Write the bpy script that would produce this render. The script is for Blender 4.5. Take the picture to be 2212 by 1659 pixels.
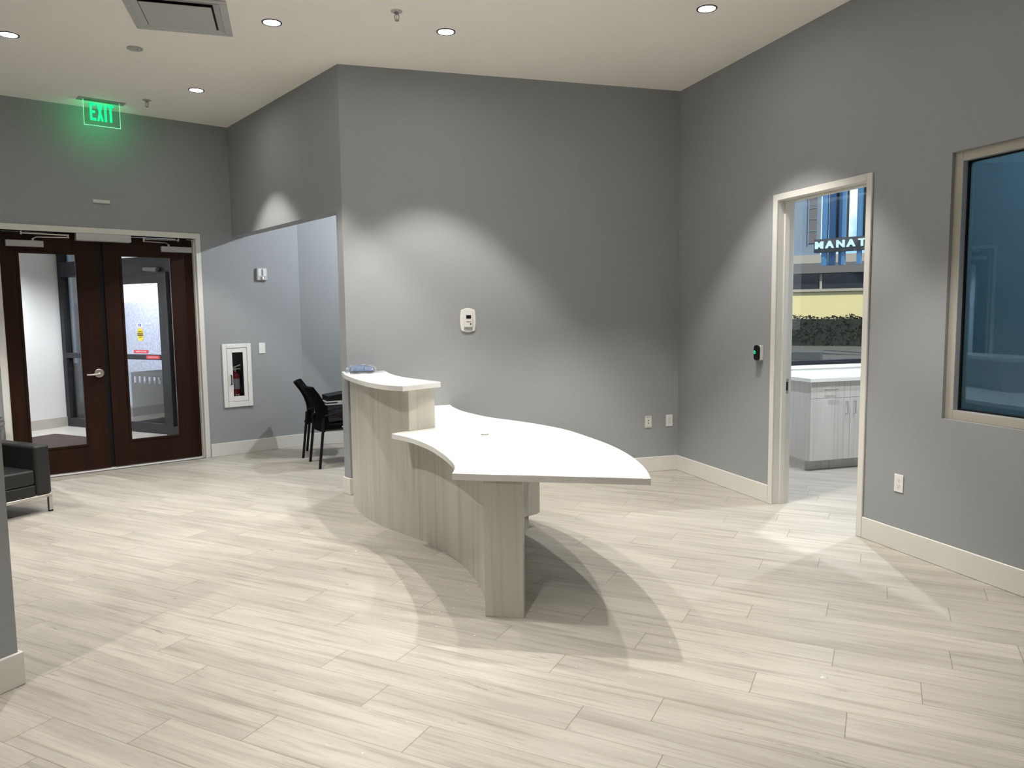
import bpy, bmesh, math, random
from mathutils import Vector, Matrix
random.seed(7)
for o in list(bpy.data.objects):
    bpy.data.objects.remove(o)
SC = bpy.context.scene
COL = SC.collection

# ------------------------------------------------------------------ camera
F_PX, PITCH, ROLL, EYE = 1621.09, 0.0942, -0.0124, 1.573
cam = bpy.data.cameras.new('camera')
cam.sensor_fit = 'HORIZONTAL'
cam.sensor_width = 36.0
cam.lens = F_PX * 36.0 / 2212.0
cam.clip_start, cam.clip_end = 0.05, 300
camo = bpy.data.objects.new('camera', cam)
COL.objects.link(camo)
fw = Vector((0, math.cos(PITCH), -math.sin(PITCH)))
r0 = Vector((1, 0, 0))
u0 = r0.cross(fw)
rt = math.cos(ROLL) * r0 + math.sin(ROLL) * u0
up = -math.sin(ROLL) * r0 + math.cos(ROLL) * u0
camo.matrix_world = Matrix(((rt.x, up.x, -fw.x, 0), (rt.y, up.y, -fw.y, 0), (rt.z, up.z, -fw.z, EYE), (0, 0, 0, 1)))
SC.camera = camo

# ------------------------------------------------------------------ view, world, sun
SC.view_settings.view_transform = 'Standard'
SC.view_settings.look = 'None'
SC.view_settings.gamma = 1.0
SC.view_settings.use_curve_mapping = False
SC.view_settings.exposure = 0.09
world = bpy.data.worlds.new('sky')
SC.world = world
world.use_nodes = True
wn = world.node_tree
wn.nodes.clear()
w_out = wn.nodes.new('ShaderNodeOutputWorld')
w_bg = wn.nodes.new('ShaderNodeBackground')
w_tc = wn.nodes.new('ShaderNodeTexCoord')
w_no = wn.nodes.new('ShaderNodeTexNoise')
w_no.inputs['Scale'].default_value = 14
w_no.inputs['Detail'].default_value = 6
w_ra = wn.nodes.new('ShaderNodeValToRGB')
w_ra.color_ramp.elements[0].position = 0.40
w_ra.color_ramp.elements[0].color = (0.36, 0.66, 0.90, 1)
w_ra.color_ramp.elements[1].position = 0.54
w_ra.color_ramp.elements[1].color = (0.94, 0.97, 1.0, 1)
wn.links.new(w_tc.outputs['Generated'], w_no.inputs['Vector'])
wn.links.new(w_no.outputs['Fac'], w_ra.inputs['Fac'])
wn.links.new(w_ra.outputs['Color'], w_bg.inputs['Color'])
w_bg.inputs['Strength'].default_value = 1.7
wn.links.new(w_bg.outputs['Background'], w_out.inputs['Surface'])
sun = bpy.data.lights.new('sun', 'SUN')
sun.energy = 8.0
sun.angle = 0.02
sun.color = (1.0, 0.9, 0.68)
suno = bpy.data.objects.new('sun', sun)
COL.objects.link(suno)
suno.rotation_euler = (math.radians(42), 0, math.radians(14))

# ------------------------------------------------------------------ plan of the place (metres, camera over the origin)
ZC = 3.657
B = Vector((1.6388, 7.3737)); DR = Vector((0.31620, -0.94869)); DB = Vector((-0.95967, -0.28114))
A = Vector((-1.4237, 6.4765)); DH = Vector((-0.63415, 0.77321)); C = Vector((-3.1234, 8.5490)); DD = Vector((0.77321, 0.63415))
E_ = Vector((-2.553, 9.03)); 
def ang(d): return math.atan2(d.y, d.x)
FR_RIGHT = (B, ang(-DR))     # local x = -s, y into the room
FR_DOOR = (C, ang(-DD))      # local x = s
FR_HEAD = (A, ang(DH))       # local x = 2.680 - s
FR_BACK = (B, ang(DB))       # local x = s
K = Vector((-2.143, 3.112))
TU = Vector((math.cos(math.radians(-26.35)), math.sin(math.radians(-26.35))))   # plank direction
TV = Vector((-TU.y, TU.x))

# ------------------------------------------------------------------ materials
def new_mat(name):
    m = bpy.data.materials.new(name); m.use_nodes = True
    return m, m.node_tree.nodes, m.node_tree.links, m.node_tree.nodes['Principled BSDF']
def setp(p, color=None, rough=None, metal=None, spec=None):
    if color is not None: p.inputs['Base Color'].default_value = (*color, 1)
    if rough is not None: p.inputs['Roughness'].default_value = rough
    if metal is not None: p.inputs['Metallic'].default_value = metal
    if spec is not None: p.inputs['Specular IOR Level'].default_value = spec
def mat(name, color, rough=0.5, metal=0.0, spec=0.5, var=0.06, scale=30.0, bump=0.0, bscale=200.0, coord='Object'):
    m, N, L, p = new_mat(name)
    setp(p, color, rough, metal, spec)
    tc = N.new('ShaderNodeTexCoord')
    if var > 0:
        no = N.new('ShaderNodeTexNoise'); no.inputs['Scale'].default_value = scale; no.inputs['Detail'].default_value = 4
        L.new(tc.outputs[coord], no.inputs['Vector'])
        mx = N.new('ShaderNodeMix'); mx.data_type = 'RGBA'
        mx.inputs['A'].default_value = (*[c * (1 - var) for c in color], 1)
        mx.inputs['B'].default_value = (*[min(1, c * (1 + var)) for c in color], 1)
        L.new(no.outputs['Fac'], mx.inputs['Factor'])
        L.new(mx.outputs['Result'], p.inputs['Base Color'])
    if bump > 0:
        nb = N.new('ShaderNodeTexNoise'); nb.inputs['Scale'].default_value = bscale; nb.inputs['Detail'].default_value = 3
        L.new(tc.outputs[coord], nb.inputs['Vector'])
        bn = N.new('ShaderNodeBump'); bn.inputs['Strength'].default_value = bump; bn.inputs['Distance'].default_value = 0.002
        L.new(nb.outputs['Fac'], bn.inputs['Height']); L.new(bn.outputs['Normal'], p.inputs['Normal'])
    return m
def emis(name, color, strength):
    m, N, L, p = new_mat(name)
    setp(p, (0.02, 0.02, 0.02), 0.5)
    p.inputs['Emission Color'].default_value = (*color, 1)
    p.inputs['Emission Strength'].default_value = strength
    return m
def math_n(N, L, op, a, b=None, c=None):
    n = N.new('ShaderNodeMath'); n.operation = op
    for i, v in enumerate((a, b, c)):
        if v is None: continue
        if isinstance(v, (int, float)): n.inputs[i].default_value = v
        else: L.new(v, n.inputs[i])
    return n.outputs[0]
def glass(name, tint=(1, 1, 1), refl=0.08, rcol=(1, 1, 1), ior=1.5):
    """thin pane: lets light straight through, reflects by Fresnel"""
    m = bpy.data.materials.new(name); m.use_nodes = True
    N, L = m.node_tree.nodes, m.node_tree.links
    N.clear()
    out = N.new('ShaderNodeOutputMaterial'); mix = N.new('ShaderNodeMixShader')
    tr = N.new('ShaderNodeBsdfTransparent'); gl = N.new('ShaderNodeBsdfGlossy'); fr = N.new('ShaderNodeFresnel')
    fr.inputs['IOR'].default_value = ior
    tr.inputs['Color'].default_value = (*tint, 1); gl.inputs['Color'].default_value = (*rcol, 1); gl.inputs['Roughness'].default_value = 0.0
    f = math_n(N, L, 'MAXIMUM', math_n(N, L, 'ADD', fr.outputs[0], refl), 0.0)
    f = math_n(N, L, 'MINIMUM', f, 0.95)
    L.new(f, mix.inputs[0]); L.new(tr.outputs[0], mix.inputs[1]); L.new(gl.outputs[0], mix.inputs[2])
    L.new(mix.outputs[0], out.inputs['Surface'])
    return m
def floor_mat():
    m, N, L, p = new_mat('plank_tile')
    geo = N.new('ShaderNodeNewGeometry')
    def dot(v):
        n = N.new('ShaderNodeVectorMath'); n.operation = 'DOT_PRODUCT'
        L.new(geo.outputs['Position'], n.inputs[0]); n.inputs[1].default_value = (v.x, v.y, 0); return n.outputs['Value']
    u, v = dot(TU), dot(TV)
    PW, V0, LEN = 0.1935, 0.184, 1.1875
    vr = math_n(N, L, 'DIVIDE', math_n(N, L, 'SUBTRACT', v, V0), PW)
    row = math_n(N, L, 'CEIL', vr)
    fv = math_n(N, L, 'SUBTRACT', row, vr)
    tab = {7:.735,8:.558,9:.92,10:.231,11:.726,12:.445,13:.129,14:.361,15:.93,16:.619,17:.156,18:.866,19:.266,20:.508,21:.814,22:.294,23:.052,24:.461,25:.731,26:.927,27:.251,28:.528,29:.13,30:.427,31:.72,32:.05,33:.36,34:.62}
    ramp = N.new('ShaderNodeValToRGB'); cr = ramp.color_ramp; cr.interpolation = 'CONSTANT'
    ks = sorted(tab)
    for i, k in enumerate(ks):
        e = cr.elements[i] if i < 2 else cr.elements.new((k - 6.5) / 30.0)
        e.position = (k - 6.5) / 30.0; e.color = (tab[k],) * 3 + (1,)
    L.new(math_n(N, L, 'DIVIDE', math_n(N, L, 'SUBTRACT', row, 6.0), 30.0), ramp.inputs['Fac'])
    wn1 = N.new('ShaderNodeTexWhiteNoise'); wn1.noise_dimensions = '1D'; L.new(row, wn1.inputs['W'])
    inside = math_n(N, L, 'MULTIPLY', math_n(N, L, 'GREATER_THAN', row, 6.5), math_n(N, L, 'LESS_THAN', row, 34.5))
    mo = N.new('ShaderNodeMix'); L.new(inside, mo.inputs['Factor']); L.new(wn1.outputs['Value'], mo.inputs['A']); L.new(ramp.outputs['Color'], mo.inputs['B'])
    ur = math_n(N, L, 'SUBTRACT', math_n(N, L, 'DIVIDE', u, LEN), mo.outputs['Result'])
    col = math_n(N, L, 'FLOOR', ur)
    fu = math_n(N, L, 'SUBTRACT', ur, col)
    du = math_n(N, L, 'MULTIPLY', math_n(N, L, 'MINIMUM', fu, math_n(N, L, 'SUBTRACT', 1.0, fu)), LEN)
    dv = math_n(N, L, 'MULTIPLY', math_n(N, L, 'MINIMUM', fv, math_n(N, L, 'SUBTRACT', 1.0, fv)), PW)
    gu = math_n(N, L, 'LESS_THAN', du, 0.0016); gv = math_n(N, L, 'LESS_THAN', dv, 0.0013)
    grout = math_n(N, L, 'MAXIMUM', gu, math_n(N, L, 'MULTIPLY', gv, 0.8))
    wid = N.new('ShaderNodeTexWhiteNoise'); wid.noise_dimensions = '2D'
    cv = N.new('ShaderNodeCombineXYZ'); L.new(row, cv.inputs[0]); L.new(col, cv.inputs[1]); L.new(cv.outputs[0], wid.inputs['Vector'])
    rnd = wid.outputs['Value']
    def streak(su, sv, detail, rough, seed, dist=0.0):
        c = N.new('ShaderNodeCombineXYZ')
        L.new(math_n(N, L, 'MULTIPLY_ADD', rnd, 53.0 + seed, math_n(N, L, 'MULTIPLY', u, su)), c.inputs[0])
        L.new(math_n(N, L, 'MULTIPLY_ADD', rnd, 31.0 + seed, math_n(N, L, 'MULTIPLY', v, sv)), c.inputs[1])
        c.inputs[2].default_value = seed
        n = N.new('ShaderNodeTexNoise'); n.inputs['Scale'].default_value = 1.0; n.inputs['Detail'].default_value = detail; n.inputs['Roughness'].default_value = rough
        n.inputs['Distortion'].default_value = dist
        L.new(c.outputs[0], n.inputs['Vector']); return n.outputs['Fac']
    def ramp2(f, a, b):
        n = N.new('ShaderNodeMapRange'); n.interpolation_type = 'SMOOTHSTEP'; L.new(f, n.inputs['Value'])
        n.inputs['From Min'].default_value = a; n.inputs['From Max'].default_value = b; return n.outputs['Result']
    def mixc(fac, ca, cb):
        n = N.new('ShaderNodeMix'); n.data_type = 'RGBA'
        if isinstance(fac, (int, float)): n.inputs['Factor'].default_value = fac
        else: L.new(fac, n.inputs['Factor'])
        for k, c in (('A', ca), ('B', cb)):
            if isinstance(c, tuple): n.inputs[k].default_value = (*c, 1)
            else: L.new(c, n.inputs[k])
        return n.outputs['Result']
    broad = ramp2(streak(0.9, 9.0, 4, 0.55, 1.0, 0.3), 0.36, 0.66)
    band = ramp2(streak(1.3, 26.0, 5, 0.6, 5.0, 0.4), 0.50, 0.70)
    fine = ramp2(streak(3.0, 90.0, 4, 0.6, 9.0, 0.2), 0.42, 0.72)
    dark = ramp2(streak(2.6, 30.0, 7, 0.72, 14.0, 1.1), 0.60, 0.72)
    c1 = mixc(broad, (0.415, 0.390, 0.340), (0.335, 0.314, 0.272))
    c2 = mixc(math_n(N, L, 'MULTIPLY', band, 0.60), c1, (0.205, 0.188, 0.158))
    c3 = mixc(math_n(N, L, 'MULTIPLY', fine, 0.30), c2, (0.205, 0.188, 0.158))
    c4 = mixc(math_n(N, L, 'MULTIPLY', dark, 0.70), c3, (0.105, 0.095, 0.080))
    tone = math_n(N, L, 'MULTIPLY_ADD', rnd, 0.12, 0.93)
    hs = N.new('ShaderNodeHueSaturation'); L.new(tone, hs.inputs['Value']); L.new(c4, hs.inputs['Color'])
    c5 = mixc(math_n(N, L, 'MULTIPLY', grout, 0.75), hs.outputs['Color'], (0.10, 0.09, 0.077))
    L.new(c5, p.inputs['Base Color'])
    setp(p, rough=0.36, spec=0.35)
    bn = N.new('ShaderNodeBump'); bn.inputs['Strength'].default_value = 0.3; bn.inputs['Distance'].default_value = 0.001; bn.invert = True
    L.new(grout, bn.inputs['Height']); L.new(bn.outputs['Normal'], p.inputs['Normal'])
    return m
def wood_mat(name, ca, cb, cd, fx, fz, rough=0.4, spec=0.35):
    """vertical-grain laminate"""
    m, N, L, p = new_mat(name)
    tc = N.new('ShaderNodeTexCoord')
    def ns(sx, sz, det, w):
        mp = N.new('ShaderNodeMapping'); mp.inputs['Scale'].default_value = (sx, sx, sz); mp.inputs['Location'].default_value = (w, w * 2, w)
        L.new(tc.outputs['Object'], mp.inputs['Vector'])
        n = N.new('ShaderNodeTexNoise'); n.inputs['Scale'].default_value = 1; n.inputs['Detail'].default_value = det; n.inputs['Distortion'].default_value = 0.2
        L.new(mp.outputs['Vector'], n.inputs['Vector'])
        return n.outputs['Fac']
    def rng(f, a, b):
        n = N.new('ShaderNodeMapRange'); n.interpolation_type = 'SMOOTHSTEP'; L.new(f, n.inputs['Value'])
        n.inputs['From Min'].default_value = a; n.inputs['From Max'].default_value = b; return n.outputs['Result']
    a = N.new('ShaderNodeMix'); a.data_type = 'RGBA'; a.inputs['A'].default_value = (*ca, 1); a.inputs['B'].default_value = (*cb, 1)
    L.new(rng(ns(fx, fz, 3, 1.3), 0.35, 0.65), a.inputs['Factor'])
    b = N.new('ShaderNodeMix'); b.data_type = 'RGBA'; L.new(a.outputs['Result'], b.inputs['A']); b.inputs['B'].default_value = (*cd, 1)
    L.new(math_n(N, L, 'MULTIPLY', rng(ns(fx * 4.5, fz * 1.4, 5, 4.1), 0.52, 0.72), 0.55), b.inputs['Factor'])
    L.new(b.outputs['Result'], p.inputs['Base Color'])
    setp(p, rough=rough, spec=spec)
    return m

M = dict(
    floor=floor_mat(),
    wall=mat('grey_paint', (0.295, 0.305, 0.312), 0.62, spec=0.25, var=0.02, scale=3, bump=0.06, bscale=260),
    ceil=mat('ceiling_paint', (0.93, 0.895, 0.845), 0.8, spec=0.15, var=0.015, scale=4, bump=0.03, bscale=220),
    trim=mat('trim_paint', (0.66, 0.645, 0.60), 0.35, spec=0.4, var=0.015, scale=8),
    quartz=mat('white_quartz', (0.76, 0.76, 0.735), 0.16, spec=0.45, var=0.012, scale=60),
    lam=wood_mat('pale_laminate', (0.515, 0.502, 0.440), (0.455, 0.440, 0.382), (0.335, 0.305, 0.258), 9.0, 0.5),
    lamw=wood_mat('white_laminate', (0.62, 0.60, 0.56), (0.575, 0.555, 0.515), (0.44, 0.42, 0.39), 7.0, 0.4),
    brown=wood_mat('dark_walnut', (0.024, 0.0088, 0.0042), (0.019, 0.0070, 0.0034), (0.013, 0.0050, 0.0026), 14.0, 0.7, 0.5, 0.15),
    black=mat('black_plastic', (0.006, 0.006, 0.0065), 0.5, spec=0.2, var=0.1),
    blackfab=mat('black_fabric', (0.004, 0.004, 0.0045), 0.95, spec=0.06, var=0.2, scale=300, bump=0.2, bscale=500),
    vinyl=mat('charcoal_vinyl', (0.016, 0.016, 0.0155), 0.42, spec=0.4, var=0.1, scale=60, bump=0.05, bscale=400),
    steel=mat('brushed_steel', (0.62, 0.60, 0.56), 0.3, 1.0, var=0.03),
    alu=mat('grey_aluminium', (0.36, 0.36, 0.35), 0.45, 0.3, var=0.03),
    white=mat('white_plastic', (0.74, 0.73, 0.70), 0.35, var=0.01),
    cream=mat('ivory_plastic', (0.62, 0.61, 0.56), 0.4, var=0.02),
    lgrey=mat('light_grey_plastic', (0.45, 0.45, 0.44), 0.4, var=0.03),
    dgrey=mat('dark_grey_interior', (0.045, 0.047, 0.047), 0.6, var=0.05),
    mid=mat('mid_grey_plastic', (0.16, 0.16, 0.165), 0.4, var=0.04),
    red=mat('red_enamel', (0.22, 0.008, 0.009), 0.3, var=0.05),
    navy=mat('navy_metal', (0.012, 0.012, 0.045), 0.35, var=0.05),
    frame=mat('charcoal_storefront', (0.016, 0.017, 0.021), 0.45, spec=0.3, var=0.05),
    bronze=mat('dark_window_metal', (0.012, 0.013, 0.022), 0.35, var=0.05),
    silver=mat('window_aluminium', (0.42, 0.44, 0.46), 0.35, 0.2, var=0.02),
    ring=mat('dark_trim_ring', (0.018, 0.016, 0.016), 0.4, var=0.05),
    lamp=emis('lit_lens', (1.0, 0.98, 0.95), 110.0),
    vwall=mat('vestibule_white', (0.78, 0.78, 0.76), 0.6, spec=0.2, var=0.02, scale=3),
    vtile=mat('vestibule_stone', (0.52, 0.49, 0.44), 0.25, var=0.08, scale=5),
    mat_=mat('brown_mat', (0.060, 0.045, 0.043), 0.95, spec=0.1, var=0.2, scale=150, bump=0.5, bscale=300),
    stucco=mat('grey_stucco', (0.44, 0.45, 0.53), 0.9, spec=0.1, var=0.65, scale=22, bump=0.6, bscale=60),
    clear=glass('clear_pane', (0.95, 0.96, 0.97), 0.0, ior=1.22),
    office_glass=glass('street_pane', (0.80, 0.83, 0.86), 0.0, ior=1.28),
    film=glass('film_pane', (0.34, 0.47, 0.54), 0.0, (0.78, 0.92, 1.0), 1.5),
    acrylic=glass('acrylic', (0.80, 0.93, 0.86), 0.01, (1, 1, 1), 1.3),
    exitg=emis('exit_green', (0.0, 1.0, 0.30), 1.25),
    edgeg=emis('edge_green', (0.30, 1.0, 0.62), 1.0),
    led=emis('led_green', (0.0, 1.0, 0.42), 1.2),
    yellow=mat('yellow_vinyl', (0.80, 0.62, 0.02), 0.4, var=0.02),
    stred=mat('red_vinyl', (0.62, 0.03, 0.05), 0.4, var=0.03),
    stpink=mat('white_vinyl', (0.80, 0.80, 0.80), 0.4, var=0.02),
    stblue=mat('blue_vinyl', (0.03, 0.07, 0.35), 0.4, var=0.02),
    bucket=mat('grey_bucket', (0.22, 0.22, 0.23), 0.4, var=0.04),
    bluecloth=mat('blue_packet', (0.12, 0.165, 0.26), 0.5, var=0.25, scale=30),
    film_clear=glass('plastic_film', (0.90, 0.92, 0.95), 0.06, (1, 1, 1), 1.35),
    redcloth=mat('dull_red_cloth', (0.26, 0.03, 0.035), 0.8, var=0.2),
    bin_=glass('smoky_bin', (0.22, 0.24, 0.27), 0.03),
    binrim=mat('translucent_rim', (0.55, 0.55, 0.54), 0.3, var=0.03),
    asphalt=mat('street', (0.085, 0.085, 0.082), 0.9, spec=0.1, var=0.12, scale=0.6),
    bluewall=mat('pale_blue_facade', (0.14, 0.19, 0.26), 0.8, var=0.05, scale=0.8),
    bluefin=mat('blue_fin', (0.06, 0.18, 0.37), 0.5, var=0.05),
    deepfin=mat('deep_blue_fin', (0.005, 0.055, 0.16), 0.5, var=0.05),
    fascia=mat('taupe_fascia', (0.11, 0.105, 0.115), 0.8, var=0.06),
    beige=mat('beige_band', (0.30, 0.28, 0.25), 0.8, var=0.05),
    yellowwall=mat('yellow_wall', (0.58, 0.52, 0.28), 0.8, var=0.04, scale=2),
    darkglass=mat('dark_ribbon_glass', (0.02, 0.024, 0.03), 0.1, var=0.1),
    leaf=mat('hedge_leaf', (0.005, 0.009, 0.004), 0.6, var=0.5, scale=8),
    slate=mat('slate_panel', (0.050, 0.056, 0.062), 0.6, var=0.06),
    signw=emis('sign_white', (0.62, 0.86, 1.0), 1.5),
    paper=mat('paper_label', (0.33, 0.33, 0.34), 0.6, var=0.05),
    winpaint=mat('greige_frame_paint', (0.40, 0.375, 0.325), 0.45, spec=0.3, var=0.015),
    darkwall=mat('dark_room_paint', (0.28, 0.29, 0.30), 0.8, var=0.02),
)

# ------------------------------------------------------------------ mesh helpers
class MB:
    def __init__(self): self.v, self.f = [], []
    def add(self, vs, fs):
        n = len(self.v); self.v += [tuple(x) for x in vs]; self.f += [tuple(i + n for i in q) for q in fs]; return self
    def box(self, x0, x1, y0, y1, z0, z1):
        x0, x1 = min(x0, x1), max(x0, x1); y0, y1 = min(y0, y1), max(y0, y1); z0, z1 = min(z0, z1), max(z0, z1)
        return self.add([(x0, y0, z0), (x1, y0, z0), (x1, y1, z0), (x0, y1, z0), (x0, y0, z1), (x1, y0, z1), (x1, y1, z1), (x0, y1, z1)],
                        [(3, 2, 1, 0), (4, 5, 6, 7), (0, 1, 5, 4), (1, 2, 6, 5), (2, 3, 7, 6), (3, 0, 4, 7)])
    def prism(self, poly, z0, z1):
        area = sum(poly[i][0] * poly[(i + 1) % len(poly)][1] - poly[(i + 1) % len(poly)][0] * poly[i][1] for i in range(len(poly)))
        if area < 0: poly = poly[::-1]
        n = len(poly)
        self.add([(p[0], p[1], z0) for p in poly] + [(p[0], p[1], z1) for p in poly],
                 [tuple(range(n))[::-1], tuple(range(n, 2 * n))] + [(i, (i + 1) % n, n + (i + 1) % n, n + i) for i in range(n)])
        return self
    def xz_prism(self, poly, y0, y1):
        """polygon in the x,z plane pulled along y"""
        n = len(poly)
        area = sum(poly[i][0] * poly[(i + 1) % n][1] - poly[(i + 1) % n][0] * poly[i][1] for i in range(n))
        if area < 0: poly = poly[::-1]
        if y0 > y1: y0, y1 = y1, y0
        self.add([(p[0], y0, p[1]) for p in poly] + [(p[0], y1, p[1]) for p in poly],
                 [tuple(range(n)), tuple(range(n, 2 * n))[::-1]] + [((i + 1) % n, i, n + i, n + (i + 1) % n) for i in range(n)])
        return self
    def lathe(self, prof, n=32, cx=0, cy=0, cap=True):
        vs, fs = [], []
        for r, z in prof:
            for i in range(n):
                a = 2 * math.pi * i / n; vs.append((cx + r * math.cos(a), cy + r * math.sin(a), z))
        for j in range(len(prof) - 1):
            for i in range(n):
                k = (i + 1) % n; fs.append((j * n + i, j * n + k, (j + 1) * n + k, (j + 1) * n + i))
        if cap:
            fs.append(tuple(range(n))[::-1]); fs.append(tuple((len(prof) - 1) * n + i for i in range(n)))
        return self.add(vs, fs)
    def tube(self, pts, r, n=10, closed=False):
        P = [Vector(p) for p in pts]; vs, fs = [], []
        rs = r if isinstance(r, (list, tuple)) else [r] * len(P)
        prev = None
        for i, p in enumerate(P):
            if closed: t = (P[(i + 1) % len(P)] - P[i - 1])
            else: t = (P[min(i + 1, len(P) - 1)] - P[max(i - 1, 0)])
            t.normalize()
            if prev is None:
                a = Vector((0, 0, 1)) if abs(t.z) < 0.9 else Vector((1, 0, 0)); prev = t.cross(a).normalized()
            else:
                prev = (prev - t * prev.dot(t)).normalized()
            b = t.cross(prev)
            for k in range(n):
                w = 2 * math.pi * k / n; vs.append(p + (prev * math.cos(w) + b * math.sin(w)) * rs[i])
        m = len(P)
        for j in range(m if closed else m - 1):
            for k in range(n):
                j2 = (j + 1) % m; k2 = (k + 1) % n
                fs.append((j * n + k, j * n + k2, j2 * n + k2, j2 * n + k))
        if not closed:
            fs.append(tuple(range(n))[::-1]); fs.append(tuple((m - 1) * n + k for k in range(n)))
        return self.add(vs, fs)
    def strip(self, prof, y0, y1, t, ny=1, curve=0.0):
        """thick sheet: profile in x,z, spanning y0..y1, thickness t along the profile normal; curve bows the middle back"""
        n = len(prof); nor = []
        for i in range(n):
            a = Vector(prof[max(i - 1, 0)]); b = Vector(prof[min(i + 1, n - 1)]); d = (b - a).normalized(); nor.append((-d.y, d.x))
        rows = ny + 1; vs = []
        for s in (0, 1):
            for j in range(rows):
                f = j / ny; y = y0 + (y1 - y0) * f; bow = curve * (1 - (2 * f - 1) ** 2)
                for i in range(n):
                    vs.append((prof[i][0] + nor[i][0] * t * s - bow, y, prof[i][1] + nor[i][1] * t * s))
        fs = []; S = rows * n
        for j in range(ny):
            for i in range(n - 1):
                a = j * n + i
                fs.append((a, a + 1, a + n + 1, a + n)); fs.append((S + a + n, S + a + n + 1, S + a + 1, S + a))
        for i in range(n - 1):
            fs.append((i, S + i, S + i + 1, i + 1)); k = ny * n + i; fs.append((k + 1, S + k + 1, S + k, k))
        for j in range(ny):
            a = j * n; fs.append((a, a + n, S + a + n, S + a)); b = a + n - 1; fs.append((b + n, b, S + b, S + b + n))
        return self.add(vs, fs)
    def obj(self, name, m, parent=None, bevel=0.0, seg=2, smooth=False, frame=None, loc=None):
        me = bpy.data.meshes.new(name); me.from_pydata(self.v, [], self.f); me.update()
        bm = bmesh.new(); bm.from_mesh(me); bmesh.ops.recalc_face_normals(bm, faces=bm.faces); bm.to_mesh(me); bm.free()
        me.materials.append(M[m] if isinstance(m, str) else m)
        if smooth:
            for p in me.polygons: p.use_smooth = True
            try: me.set_sharp_from_angle(angle=math.radians(40))
            except Exception: pass
        o = bpy.data.objects.new(name, me); COL.objects.link(o)
        if parent is not None: o.parent = parent
        if frame is not None: o.location = (frame[0].x, frame[0].y, 0); o.rotation_euler = (0, 0, frame[1])
        if loc is not None: o.location = loc
        if bevel > 0:
            b = o.modifiers.new('bevel', 'BEVEL'); b.width = bevel; b.segments = seg; b.limit_method = 'ANGLE'; b.angle_limit = math.radians(50)
        return o
def tag(o, label, cat, group=None, kind=None):
    o['label'] = label; o['category'] = cat
    if group: o['group'] = group
    if kind: o['kind'] = kind
    return o
def thing(name, label, cat, frame=None, x=0, y=0, z=0, rz=0, group=None, kind=None):
    """an Empty at the thing's base, placed in a wall frame"""
    o = bpy.data.objects.new(name, None); COL.objects.link(o); o.empty_display_size = 0.05
    if frame is None: o.location = (x, y, z); o.rotation_euler = (0, 0, rz)
    else:
        a = frame[1]
        o.location = (frame[0].x + x * math.cos(a) - y * math.sin(a), frame[0].y + x * math.sin(a) + y * math.cos(a), z)
        o.rotation_euler = (0, 0, a + rz)
    return tag(o, label, cat, group, kind)
def part_label(o, label): o['label'] = label; return o
def dup(root, loc, rotz=None):
    def cp(o, par):
        c = o.copy(); COL.objects.link(c)
        if par is not None: c.parent = par
        for ch in [k for k in KIDS.get(o.name, [])]: cp(ch, c)
        return c
    KIDS = {}
    for o in COL.objects:
        if o.parent: KIDS.setdefault(o.parent.name, []).append(o)
    c = cp(root, None); c.location = loc
    if rotz is not None: c.rotation_euler = (0, 0, rotz)
    return c
def text(name, s, size, m, parent, loc, rot, depth=0.001, sx=1.0, bold=0.0, align='CENTER'):
    cu = bpy.data.curves.new(name, 'FONT'); cu.body = s; cu.size = size; cu.extrude = depth; cu.align_x = align; cu.align_y = 'CENTER'; cu.offset = bold
    cu.space_character = 1.0
    t = bpy.data.objects.new(name + '_curve', cu); COL.objects.link(t)
    dg = bpy.context.evaluated_depsgraph_get(); dg.update()
    me = bpy.data.meshes.new_from_object(t.evaluated_get(dg))
    bpy.data.objects.remove(t); bpy.data.curves.remove(cu)
    me.transform(Matrix.Diagonal((sx, 1, 1, 1)))
    me.materials.clear(); me.materials.append(M[m])
    o = bpy.data.objects.new(name, me); COL.objects.link(o); o.parent = parent; o.location = loc; o.rotation_euler = rot
    return o
def catmull(P, n=6):
    P = [Vector(p) for p in P]; out = []
    for i in range(len(P) - 1):
        a, b, c, d = P[max(i - 1, 0)], P[i], P[i + 1], P[min(i + 2, len(P) - 1)]
        for k in range(n):
            t = k / n
            out.append(0.5 * ((2 * b) + (c - a) * t + (2 * a - 5 * b + 4 * c - d) * t * t + (3 * b - a - 3 * c + d) * t ** 3))
    out.append(P[-1]); return out
def offset_line(P, d):
    out = []
    for i, p in enumerate(P):
        t = (P[min(i + 1, len(P) - 1)] - P[max(i - 1, 0)]).normalized(); out.append(p + Vector((-t.y, t.x)) * d)
    return out
def struct(o, label, cat): return tag(o, label, cat, kind='structure')

# ------------------------------------------------------------------ lamps
WARM = (1.0, 0.96, 0.90)
COOL = (0.86, 0.92, 1.0)
def spot(parent, power, color, size=81, blend=0.35, r=0.018, z=-0.012):
    l = bpy.data.lights.new('lamp', 'POINT' if size > 160 else 'SPOT'); l.energy = power; l.color = color; l.shadow_soft_size = r
    if size <= 160: l.spot_size = math.radians(size); l.spot_blend = blend
    o = bpy.data.objects.new('lamp', l); COL.objects.link(o); o.parent = parent; o.location = (0, 0, z); return o
def downlight(x, y, z, label, power, color=WARM, size=81, blend=0.35, group='recessed downlights in the lobby ceiling'):
    t = thing('recessed_downlight', label, 'ceiling light', x=x, y=y, z=z, group=group)
    MB().lathe([(0.057, -0.001), (0.057, -0.005), (0.064, -0.008), (0.070, -0.006), (0.071, -0.0005)], 40, cap=False).obj('trim_ring', 'ring', t, smooth=True)
    MB().lathe([(0.058, -0.003), (0.0001, -0.003)], 40, cap=False).obj('lens', 'lamp', t)
    spot(t, power, color, size, blend)
    return t
P0 = 205
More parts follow.
